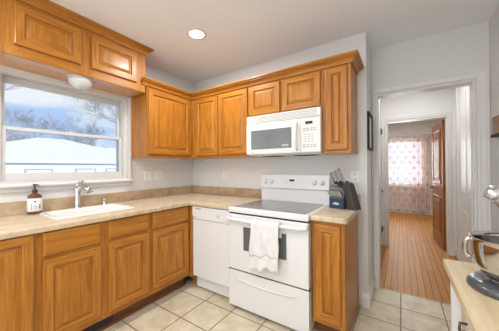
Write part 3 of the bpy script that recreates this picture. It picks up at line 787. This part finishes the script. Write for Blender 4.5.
t = MB(); t.obox(con_pt(.375, 1.134, .001), (.055, .004, .022), rotc); t.build('clock_display', 'display', rg)
cells = [(.300 + c_i * .022, 1.144 - r_i * .018) for r_i in range(3) for c_i in range(2)] + [(.355 + c_i * .022, 1.108) for c_i in range(3)] + [(.425 + c_i * .022, 1.140) for c_i in range(2)]
for bx, bz in cells:
    MB().obox(con_pt(bx, bz, .001), (.014, .003, .008), rotc).build('button', 'key_grey', rg)
MB().obox(con_pt(.375, 1.078, .001), (.04, .002, .006), rotc).build('brand_mark', 'key_grey', rg)
for kx in (.068, .140, .615, .690): MB().obox(con_pt(kx, 1.083, .001), (.022, .002, .003), rotc).build('printed_mark', 'key_grey', rg)
# oven door
t = MB(); t.box(.002, RW - .002, -.012, .028, .361, .853); dr = t.build('oven_door', 'appliance', rg, .006, 3)
MB().box(.167, .577, -.0135, -.008, .545, .750).build('door_glass', 'oven_glass', dr, .002)
t = MB(); hz = .818
t.tube([(.010, -.014, hz + .004), (.016, -.040, hz), (.05, -.052, hz - .001), (RW / 2, -.060, hz - .006), (RW - .05, -.052, hz - .001), (RW - .016, -.040, hz), (RW - .010, -.014, hz + .004)], [.017, .016, .015, .015, .015, .016, .017], 12)
t.build('door_handle', 'appliance', dr)
t = MB(); t.box(.001, RW - .001, .0, .03, .342, .368); t.build('door_gap', 'dark_gap', rg)  # dark strip standing in for shade between oven door and drawer
MB().box(.004, RW - .004, .0, .03, .84, .868).build('cooktop_gap', 'dark_gap', rg)  # dark strip painting the shade line under the cooktop edge
# drawer with long scooped grip
t = MB(); t.box(.002, RW - .002, -.010, .028, .030, .349)
dwr = t.build('storage_drawer', 'appliance', rg, .005, 3)
t = MB(); n = 20
t.tube([(.10 + .555 * k / n, -.0105, .283 - .020 * sin(pi * k / n)) for k in range(n + 1)], [.004 + .009 * min(1, 5 * sin(pi * k / n)) for k in range(n + 1)], 10, 0, .55)
t.build('drawer_grip', 'appliance', dwr)
for qx in (-.001, .012): MB().box(qx, qx + .006, -.0135, .0, .349, .356).build('hinge_screw', 'steel', rg)

# towel over oven handle
tw = MB(); nx, nz_ = 26, 46; x_l, x_r = 1.472, 1.722
cols = []
vs = []; 
def tow(u, v):
    """u across 0..1, v 0 (back hem) .. 1 (front hem)"""
    back = .10; rad = .021
    yc_, zc_ = -.66 - .060, hz + .0
    L_front = .365 + .015 * sin(u * 7) - .012 * u + .012 * sin(u * 17 + 1)
    s_ = -back - pi * rad / 2 + v * (back + pi * rad + L_front)
    if s_ < -pi * rad / 2: y = yc_ + rad; z = zc_ + (s_ + pi * rad / 2); 
    elif s_ < pi * rad / 2: a = s_ / rad; y = yc_ - rad * sin(a); z = zc_ + rad * cos(a)
    else: y = yc_ - rad; z = zc_ - (s_ - pi * rad / 2)
    down = max(0, s_)
    x = x_l + (x_r - x_l) * u
    x += -.020 * (1 - u) * min(1, down / .35) + .002 * sin(down * 22 + u * 3)
    wav = (.006 * sin(u * 13 + down * 4) + .004 * sin(u * 29 - down * 9) + .004 * sin(down * 31 + u * 5)) * min(1, down / .12)
    y -= abs(wav) * .9 + wav * .3 + .004 * min(1, down / .3)
    return (x, y, z)
for i in range(nx + 1):
    for j in range(nz_ + 1): vs.append(tow(i / nx, j / nz_))
fs = [(i * (nz_ + 1) + j, (i + 1) * (nz_ + 1) + j, (i + 1) * (nz_ + 1) + j + 1, i * (nz_ + 1) + j + 1) for i in range(nx) for j in range(nz_)]
fm = []
tw.add(vs, fs, 0, True)
for k, (i, j) in enumerate([(i, j) for i in range(nx) for j in range(nz_)]):
    if j in (int(nz_ * .80),): tw.m[k] = 1
to = tag(tw.build('dish_towel', ['towel', 'hem']), 'white cotton dish towel hanging over the oven door handle', 'towel')
sm = to.modifiers.new('solid', 'SOLIDIFY'); sm.thickness = .004; sm.offset = 1

# ------------------------------------------------------------------ microwave
mx0, mx1 = 1.177, 1.934; MW = mx1 - mx0
mw = thing('microwave', (mx0, -.366, 0), 0, 'off-white over the range microwave under the short cabinets', 'microwave')
YF = .031    # front plane of casing (local); door face in front
t = MB(); t.box(0, MW, YF, .364, 1.398, 1.788); t.build('casing', 'bisque', mw, .003)
t = MB(); t.box(0, MW, YF - .028, YF, 1.712, 1.788)
gr = t.build('vent_grille', 'bisque', mw, .003)
t = MB()
for k in range(5): t.box(.10, MW - .03, YF - .0295, YF - .024, 1.721 + k * .0125, 1.7265 + k * .0125)
t.build('grille_slots', 'bisque_dark', gr)
t = MB(); t.prism([(YF, 1.398), (YF - .020, 1.398), (YF - .030, 1.405), (YF - .034, 1.44), (YF - .034, 1.68), (YF - .030, 1.708), (YF, 1.708)], .0, .575, 'x')
md = t.build('microwave_door', 'bisque', mw, .002)
t = MB(); t.box(.055, .495, YF - .0355, YF - .032, 1.450, 1.640); t.build('door_glass', 'micro_glass', md, .002)
t = MB(); t.box(.40, .465, YF - .0365, YF - .0345, 1.468, 1.486); t.build('rating_label', 'bisque_dark', md)
t = MB(); t.tube([(.546, YF - .030, 1.425), (.543, YF - .052, 1.45), (.541, YF - .060, 1.55), (.543, YF - .052, 1.65), (.546, YF - .030, 1.675)], [.010, .013, .013, .013, .010], 12); t.build('door_handle', 'bisque', md)
MB().box(.06, .09, YF - .0352, YF - .033, 1.417, 1.424).build('brand_mark', 'bisque_dark', md)
t = MB(); t.prism([(YF, 1.398), (YF - .020, 1.398), (YF - .030, 1.405), (YF - .034, 1.44), (YF - .034, 1.68), (YF - .030, 1.708), (YF, 1.708)], .578, MW, 'x')
cp = t.build('control_panel', 'bisque', mw, .002)
MB().box(.625, .690, YF - .0355, YF - .033, 1.650, 1.674).build('clock_display', 'display', cp)
keys = [(.605 + c_i * .031, 1.607 - r_i * .017, .024, .011) for r_i in range(2) for c_i in range(4)]
keys += [(.618 + c_i * .031, 1.555 - r_i * .020, .016, .009) for r_i in range(4) for c_i in range(3)]
keys += [(.605 + c_i * .031, 1.462 - r_i * .017, .024, .010) for r_i in range(2) for c_i in range(4)]
for kx, kz, kw, kh in keys: MB().box(kx, kx + kw, YF - .0352, YF - .033, kz, kz + kh).build('key', 'bisque_dark', cp)
t = MB(); t.box(.01, MW - .01, YF + .01, .36, 1.388, 1.398); t.build('underside_plate', 'key_grey', mw)
for gx in (.10, .46): MB().box(gx, gx + .20, .12, .26, 1.384, 1.389).build('grease_filter', 'dark_gap', mw)

# ------------------------------------------------------------------ outlets and switches
def plate(name, pos, rz, label, kind='outlet', w_=.072, h_=.116):
    r = thing(name, pos, rz, label, kind)
    MB().box(-w_ / 2, w_ / 2, -.006, 0, -h_ / 2, h_ / 2).build('cover_plate', 'outlet_plate', r, .002)
    n = max(1, round(w_ / .06) - 0) if w_ > .1 else 1
    t = MB()
    for i in range(n):
        cx_ = (i - (n - 1) / 2) * .046
        if kind == 'outlet':
            for s in (-.022, .022): t.box(cx_ - .015, cx_ + .015, -.0075, -.005, s - .013, s + .013)
        else: t.box(cx_ - min(.013, w_ * .3), cx_ + min(.013, w_ * .3), -.009, -.005, -.03, .03)
    t.build('socket' if kind == 'outlet' else 'rocker', 'outlet_face', r, .001)
    if kind == 'outlet':
        for s in (-.022, .022):
            for d in (-.006, .006): MB().box(d - .0012, d + .0012, -.0079, -.007, s - .003, s + .006).build('slot', 'ink', r)
    return r
plate('light_switch', (.0, -.715, 1.185), RZ, 'white double light switch on the wall right of the window', 'light switch', .105)
plate('light_switch', (.0, -.565, 1.180), RZ, 'white double switch plate nearer the corner, under the corner cabinet', 'light switch', .115)
plate('wall_outlet', (.585, 0, 1.168), 0, 'white outlet above the counter left of the range', 'outlet')
plate('wall_outlet', (2.145, 0, 1.178), 0, 'white outlet behind the knife block', 'outlet')
plate('light_switch', (3.129, 2.0, 1.385), 0, 'small white switch on the hall end wall beside the brown door', 'light switch', .036, .09)

# ------------------------------------------------------------------ lights fittings
dl = thing('dome_light', (.195, -1.475, 2.062), 0, 'frosted glass dome light under the cabinets over the window', 'ceiling light'); dl.scale = (.86, .86, .95)
MB().lathe([(.108, .0), (.112, -.006), (.112, -.022), (.104, -.026)][::-1], (0, 0, 0), 32).build('base_ring', 'key_grey', dl)
MB().lathe([(.001, -.108), (.03, -.106), (.06, -.096), (.085, -.076), (.102, -.050), (.108, -.024)], (0, 0, 0), 32).build('glass_dome', 'dome_glass', dl)
rc = thing('recessed_light', (.945, -.835, H), 0, 'round lit recessed downlight in the ceiling', 'ceiling light')
MB().lathe([(.085, -.001), (.085, -.005), (.070, -.006), (.066, -.002)], (0, 0, 0), 32).build('trim_ring', 'white_trim', rc)
MB().lathe([(.001, -.004), (.066, -.004), (.066, -.0015), (.001, -.0015)], (0, 0, 0), 32).build('lens', 'lamp_on', rc)

# floor register in toe kick
t = thing('toe_kick_register', (FX - .0865, -1.57, 0), RZ, 'black floor heat register in the toe kick below the sink cabinet', 'vent')
MB().box(-.20, .20, -.006, 0, .025, .085).build('grille', 'vent_metal', t)
k_ = MB()
for i in range(19): k_.box(-.19 + i * .02, -.182 + i * .02, -.009, -.005, .030, .08)
k_.build('louvers', 'iron', t)

# ------------------------------------------------------------------ picture and wall box
pf = thing('picture_frame', (XO, 0, 0), 0, 'slim black framed picture on the wall end beside the doorway', 'picture')
y0_, y1_, z0_, z1_ = .035, .335, 1.435, 1.785
t = MB(); t.box(0, .018, y0_, y1_, z0_, z0_ + .02); t.box(0, .018, y0_, y1_, z1_ - .02, z1_); t.box(0, .018, y0_, y0_ + .02, z0_ + .02, z1_ - .02); t.box(0, .018, y1_ - .02, y1_, z0_ + .02, z1_ - .02)
t.build('frame', 'frame_black', pf, .001)
MB().box(0, .008, y0_ + .018, y1_ - .018, z0_ + .018, z1_ - .018).build('print', 'mat_board', pf)
wb = thing('wall_box', (XR, .11, 1.50), 0, 'small brown wooden wall box with a grey end at the right edge', 'wall box')
t = MB(); t.prism([(-.12, .0), (.12, .0), (.12, .145), (-.12, .165)], -.10, 0, 'x')
t = MB(); t.box(-.028, 0, -.30, .115, .014, .15); t.build('box_front', 'box_wood', wb, .002)
MB().box(-.034, 0, .115, .135, .006, .15).build('end_panel', 'grey_panel', wb, .002)
MB().box(-.036, 0, -.31, .13, -.004, .014).build('bottom_rail', 'frame_black', wb, .001)

# ------------------------------------------------------------------ knife block and knives
KR = R(-17); KS = 1.10
KB = thing('knife_block', (2.062, -.190, ZT), KR, 'navy and black slanted knife block on the counter right of the range', 'knife block')
# local: front toward -y. slanted block (leaning back) + lower blue front box
t = MB(); 
t.prism([(-.035, 0), (.085, 0), (.115, .03), (.045, .190), (-.015, .235), (-.040, .15)], -.055, .055, 'x')
t = MB()
t.prism([(-.030, 0), (.070, 0), (.120, .035), (.010, .215), (-.045, .178), (-.030, .11)], -.052, .058, 'x'); t.build('slanted_block', 'block_black', KB, .004)
t = MB(); t.prism([(-.084, 0), (-.031, 0), (-.031, .150), (-.044, .158), (-.084, .078)], -.058, .060, 'x'); t.build('front_step', 'block_navy', KB, .004)
t = MB(); t.lathe([(.001, .0), (.027, 0), (.027, .002), (.001, .002)], (0, -.0825, .038), 24, (0, -1, 0), 0, 1, .38); lg = t.build('oval_badge', 'logo_white', KB)
# scissors-side slab that leans right/back: a dark companion wedge
t = MB(); t.prism([(.005, 0), (.085, 0), (.028, .195), (.012, .205), (-.022, .190)], .0, .085, 'y')
o = t.build('side_block', 'block_black', KB, .008, 3); o.location = (.062, -.055, 0)
KB.scale = (KS, KS, KS)
def to_world(p): return Matrix.Translation(KB.location) @ Matrix.Rotation(KR, 4, 'Z') @ (Vector(p) * KS)
d_up = Vector((-.16, -.40, .90)).normalized()
GK = 'steak knives in the knife block'
def knife(name, base, L, w_, label, group, mats=('knife_steel', 'black_plastic')):
    """handle standing out of a slot: base in block-local coordinates"""
    r = thing(name, to_world(base), KR, label, 'knife', group); r.scale = (1.1, 1.1, 1.1)
    n = 8; pts = [(0, 0, -.02) for _ in range(0)]
    side = Vector((1, 0, 0)); fwd = d_up.cross(side).normalized()
    t = MB(); rot = Matrix((side, fwd, d_up)).transposed()
    # tapered handle as swept loops
    def loop(h, a, b_, off=0): return [Vector((0, 0, 0)) + d_up * h + side * x + fwd * (y + off) for x, y in ((-a, -b_), (a, -b_), (a, b_), (-a, b_))]
    t.rings([loop(.012, w_ * .35, w_ * .9), loop(.03, w_ * .42, w_ * .75), loop(L * .5, w_ * .5, w_ * .9, .001), loop(L * .85, w_ * .5, w_ * .8), loop(L, w_ * .42, w_ * 1.0, .002)])
    t.build('handle', mats[0], r, .0015)
    t = MB(); t.rings([loop(-.03, w_ * .12, w_ * .8), loop(.014, w_ * .16, w_ * .85)]); t.build('blade', 'chrome', r)
    return r
for k, (bx, by, bz, L, w_, lab) in enumerate(((-.042, -.022, .190, .095, .0145, 'large chef knife with a grey handle, leftmost of the tall knives in the block'),
        (-.012, -.012, .198, .105, .0155, 'large knife with a grey handle, middle of the tall knives in the block'),
        (.022, -.004, .204, .118, .0165, 'largest knife with a grey handle, rightmost of the tall knives in the block'),
        (.046, -.022, .19, .07, .011, 'short paring knife between the tall knives and the black side block'))):
    knife('kitchen_knife', (bx, by, bz), L, w_, lab, 'tall knives in the knife block')
ORD = ('first', 'second', 'third', 'fourth', 'fifth', 'sixth')
for row in range(3):
    for c in range(6 if row < 2 else 4):
        bx = -.050 + c * .0185 + (row % 2) * .006; by = -.072 + row * .014; bz = .090 + row * .027
        o = MB(); side = Vector((1, 0, 0)); fwd = d_up.cross(side)
        o.rings([[d_up * h + side * x * a + fwd * y * a for x, y in ((-1, -1), (1, -1), (1, 1), (-1, 1))] for h, a in ((-.012, .003), (.004, .0045), (.03, .0058), (.052, .0055), (.058, .003))])
        s_ = o.build('steak_knife', 'knife_steel'); s_.location = to_world((bx, by, bz)); s_.rotation_euler = (0, 0, KR); s_.scale = (1.25, 1.25, 1.0)
        tag(s_, 'silver steak knife, %s from the left in the %s of the knife block' % (ORD[c], ('front row', 'middle row', 'back row')[row]), 'knife', GK)

# ------------------------------------------------------------------ kitchen cart with mixer
TZ = .78
kc = thing('kitchen_cart', (0, 0, 0), 0, 'white kitchen cart with a pale butcher block top at the right edge', 'kitchen cart')
tx0, tx1, ty0, ty1 = 2.686, 3.105, -1.62, -.728
t = MB()
nb = 5
for k in range(nb):
    a = tx0 + (tx1 - tx0) * k / nb; t.box(a, tx0 + (tx1 - tx0) * (k + 1) / nb - .0012, ty0, ty1, TZ - .035, TZ)
t.box(tx0 + .002, tx1 - .002, ty0 + .002, ty1 - .002, TZ - .033, TZ - .0015)
t.build('worktop', 'butcher', kc, .0015)
for (lx, ly) in ((tx0 + .025, ty1 - .06), (tx1 - .06, ty1 - .06), (tx0 + .025, ty0 + .02), (tx1 - .06, ty0 + .02)):
    MB().box(lx, lx + .038, ly, ly + .038, 0, TZ - .035).build('leg', 'white_trim', kc, .003)
t = MB(); t.box(tx0 + .03, tx0 + .045, ty0 + .058, ty1 - .34, TZ - .22, TZ - .035); t.box(tx1 - .045, tx1 - .03, ty0 + .058, ty1 - .06, TZ - .20, TZ - .035); t.box(tx0 + .063, tx1 - .06, ty1 - .045, ty1 - .035, TZ - .07, TZ - .035)
t.build('apron', 'white_trim', kc, .002)
t = MB(); t.box(tx0 + .035, tx1 - .03, ty0 + .03, ty1 - .03, .18, .20); t.build('lower_shelf', 'white_trim', kc, .002)
t = MB(); hx_, hy_, hz_ = tx0 + .03, ty1 - .40, TZ - .16
t.tube([(hx_ - .001, hy_ + .03, hz_ + .03), (hx_ - .022, hy_ + .03, hz_ + .03), (hx_ - .026, hy_ + .02, hz_ + .01), (hx_ - .026, hy_ - .02, hz_ + .01), (hx_ - .022, hy_ - .03, hz_ + .03), (hx_ - .001, hy_ - .03, hz_ + .03)], .005, 8)
t.build('pull_handle', 'bronze', kc)

MXL = (2.880, -1.015)
mxr = thing('stand_mixer', (MXL[0], MXL[1], TZ), R(0), 'dark grey stand mixer with its silver head raised, on the cart', 'mixer'); mxr.scale = (1.08, 1.08, 1.0)
# base: rounded plate, bowl seat at origin, pedestal toward +x
bp_ = []
for k in range(25):
    a = R(90 + 180 * k / 24); bp_.append((.140 * cos(a) - .0, .125 * sin(a)))
bp_ += [(.13, -.085), (.20, -.075), (.225, -.05), (.225, .05), (.20, .075), (.13, .085)]
def scl(p, s, cx_=.04): return [((x - cx_) * s + cx_, y * s) for x, y in p]
t = MB(); t.rings([[(x, y, z) for x, y in scl(bp_, s)] for s, z in ((.97, 0), (1.0, .004), (1.0, .016), (.97, .026), (.90, .034), (.80, .038))])
o = t.build('base', 'mixer_paint', mxr, .0); 
for p in o.data.polygons: p.use_smooth = len(p.vertices) == 4
t = MB(); t.lathe([(.065, .036), (.068, .042), (.060, .046), (.050, .044)], (-.01, 0, 0), 28); t.build('bowl_clamp', 'steel', mxr)
t = MB(); t.tube([(.17, 0, .02), (.175, 0, .10), (.175, 0, .20), (.155, 0, .285)], [.052, .042, .040, .050], 18); t.build('pedestal', 'mixer_paint', mxr)
hd = MB(); ta = R(20); dd = Vector((-cos(ta), 0, sin(ta))); st = Vector((.170, 0, .296))
hd.tube([st - dd * .04, st - dd * .02, st + dd * .02, st + dd * .09, st + dd * .17, st + dd * .215, st + dd * .24], [.03, .052, .060, .062, .056, .048, .034], 22)
hd.build('motor_head', 'mixer_silver', mxr)
hub = st + dd * .235
t = MB(); t.lathe([(.026, 0), (.026, .018), (.022, .022), (.022, .034), (.018, .036)], hub, 20, dd)
t.lathe([(.006, 0), (.009, .004), (.009, .012), (.004, .016)], hub + dd * .022 + Vector((0, -.012, .02)), 12, Vector((0, -.3, 1)))
t.build('attachment_hub', 'chrome', mxr)
pl = st + dd * .165; dn = Vector((-sin(ta), 0, -cos(ta)))
t = MB(); t.lathe([(.044, .04), (.044, .062), (.034, .072), (.012, .076), (.012, .10)], pl, 24, dn); t.build('beater_socket', 'steel', mxr)
t = MB(); t.lathe([(.0455, .048), (.0455, .058)], pl, 24, dn); t.build('trim_band', 'chrome', mxr)

bw = thing('mixing_bowl', (MXL[0] - .01, MXL[1], TZ + .038), 0, 'polished stainless steel mixing bowl seated on the stand mixer base', 'bowl'); bw.scale = (1.14, 1.14, 1.14)
prof_ = [(.001, .004), (.050, .004), (.052, .0), (.055, .006), (.076, .012), (.094, .032), (.104, .060), (.109, .090), (.111, .130), (.111, .142), (.1145, .144), (.1145, .147), (.1095, .146), (.1085, .130), (.1065, .091), (.1015, .061), (.092, .035), (.074, .016), (.02, .009), (.001, .009)]
MB().lathe(prof_, (0, 0, 0), 48).build('bowl_body', 'steel', bw)
ha = R(170); hd_ = Vector((cos(ha), sin(ha), 0))
zz = Vector((0, 0, 1)); hp = []
for k in range(15):
    a = pi * k / 14; hp.append(hd_ * (.107 + .019 * sin(a) ** .6) + zz * (.096 + .034 * cos(a)))
t = MB(); t.tube(hp, .0048, 8, 0, 1.6)
t.build('bowl_handle', 'steel', bw)

# ------------------------------------------------------------------ curtain
cu = MB(); nx, nz_ = 150, 24; vs = []
for i in range(nx + 1):
    u = i / nx
    for j in range(nz_ + 1):
        v = j / nz_; z = .07 + v * 2.02 + .012 * sin(u * 40) * (1 - v)
        x = 1.92 + u * 1.20
        fold = .004 if x < 2.72 else .022
        freq = 55 if x < 2.72 else 95
        vs.append((x, 5.18 + fold * sin(x * freq) + .01 * sin(x * 17 + v * 3), z))
fs = [(i * (nz_ + 1) + j, (i + 1) * (nz_ + 1) + j, (i + 1) * (nz_ + 1) + j + 1, i * (nz_ + 1) + j + 1) for i in range(nx) for j in range(nz_)]
cu.add(vs, fs, 0, True)
cr0 = thing('window_curtain', (0, 0, 0), 0, 'sheer peach curtain with small dots over the far room window', 'curtain')
cu.build('curtain_panel', 'sheer_peach', cr0)
t = MB(); n = 60; vs = []
for i in range(n + 1):
    x = 2.72 + .38 * i / n
    for z in (.06, 2.09): vs.append((x + (.03 * sin(z * 3)), 5.13 + .03 * sin(x * 120), z))
t.add(vs, [(2 * i, 2 * i + 2, 2 * i + 3, 2 * i + 1) for i in range(n)], 0, True); t.build('side_panel', 'sheer_peach', cr0)
t = MB().tube([(1.85, 5.17, 2.10), (3.16, 5.17, 2.10)], .011, 10); tag(t.build('curtain_rod', 'white_trim'), 'thin white curtain rod holding the peach curtain', 'curtain rod')

# ------------------------------------------------------------------ outside the kitchen window
gg = thing('garage', (0, 0, 0), 0, 'white sided garage with a snow covered roof just outside the window', 'building')
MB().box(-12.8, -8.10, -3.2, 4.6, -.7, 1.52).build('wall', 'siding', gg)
ex0, ex1, ey0, ey1, ez = -13.2, -8.0, -2.4, 4.9, 1.60
t = MB(); t.add([(ex1, ey0, ez), (ex1, ey1, ez), (ex0, ey1, ez), (ex0, ey0, ez), (-10.6, .95, 2.62), (-10.6, 1.9, 2.62), (ex1, ey0, ez - .05), (ex1, ey1, ez - .05), (ex0, ey1, ez - .05), (ex0, ey0, ez - .05)],
    [(0, 1, 5, 4), (1, 2, 5), (2, 3, 4, 5), (3, 0, 4), (0, 6, 7, 1), (1, 7, 8, 2), (2, 8, 9, 3), (3, 9, 6, 0), (6, 9, 8, 7)]); t.build('roof', 'snow', gg)
t = MB(); t.box(-8.03, -7.97, ey0, ey1, ez - .14, ez - .03); t.build('gutter', 'fascia', gg)
t = MB(); t.box(-8.09, -8.04, ey0, ey1, ez - .16, ez - .12); t.build('soffit_shadow_board', 'eave_grey', gg)  # grey strip painting the shadow line under the eave
for (a, c) in ((-.05, .70), (1.40, 2.12), (2.5, 2.95)):
    f = MB().box(-8.10, -8.07, a, c, .30, 1.26).build('window', 'eave_grey', gg)
    MB().box(-8.08, -8.06, a + .04, c - .04, .36, 1.22).build('pane', 'fascia', f)
hh = thing('house', (0, 0, 0), 0, 'pale neighbouring house behind the garage with a snowy roof', 'building')
MB().box(-28, -22.3, 8.6, 18, -.7, 2.3).build('wall', 'siding', hh)
t = MB(); t.prism([(-28.4, 2.27), (-22.0, 2.27), (-25.2, 3.6)], 8.2, 18.4, 'y'); t.build('roof', 'snow', hh)
t = MB()
for k in range(2): t.box(-22.32, -22.26, 9.2 + k * 1.5, 10.1 + k * 1.5, 1.2, 1.95)
t.build('window', 'eave_grey', hh)

def tree(base, height, seed, label, spread=.55, levels=5, r0=.16, thin=.0048):
    rng = random.Random(seed); mb = MB()
    def grow(p, d, L, r, lev):
        n = 4; pts = [p]; rads = [r]; q = p.copy(); dd_ = d.copy()
        for i in range(n):
            dd_ = (dd_ + Vector((rng.uniform(-1, 1), rng.uniform(-1, 1), rng.uniform(-.5, .8))) * .16).normalized()
            q = q + dd_ * (L / n); pts.append(q.copy()); rads.append(max(thin, r * (1 - .45 * (i + 1) / n)))
        mb.tube(pts, rads, 5 if lev < 3 else 3)
        if lev >= levels: return
        k = 3 if lev < 2 else 4
        for i in range(k):
            i0 = rng.randint(1, n) if lev else rng.randint(2, n)
            a = rng.uniform(0, 2 * pi); out_v = Vector((cos(a), sin(a), rng.uniform(-.1, .7)))
            nd = (dd_ * (1 - spread) + out_v.normalized() * spread * 1.25).normalized()
            grow(pts[i0], nd, L * rng.uniform(.55, .8), max(thin, rads[i0] * .65), lev + 1)
    grow(Vector((0, 0, 0)), Vector((0, 0, 1)), height * .36, r0, 0)
    o = mb.build('bare_tree', 'bark'); o.location = base
    return tag(o, label, 'tree', 'bare winter trees outside')
tree((-15.8, 1.3, -.7), 8.4, 3, 'bare winter tree behind the garage roof, left of centre in the window', .55, 6, .2)
tree((-17.0, 5.6, -.7), 7.4, 11, 'slimmer bare winter tree seen at the right side of the window', .42, 6, .15)
tree((-17.5, -1.6, -.7), 13.5, 5, 'bare tree whose branches fill the upper left of the window', .55, 6, .2)
tree((-13.6, 7.6, -.7), 11.0, 8, 'tall bare tree reaching into the upper right of the window', .6, 6, .2)
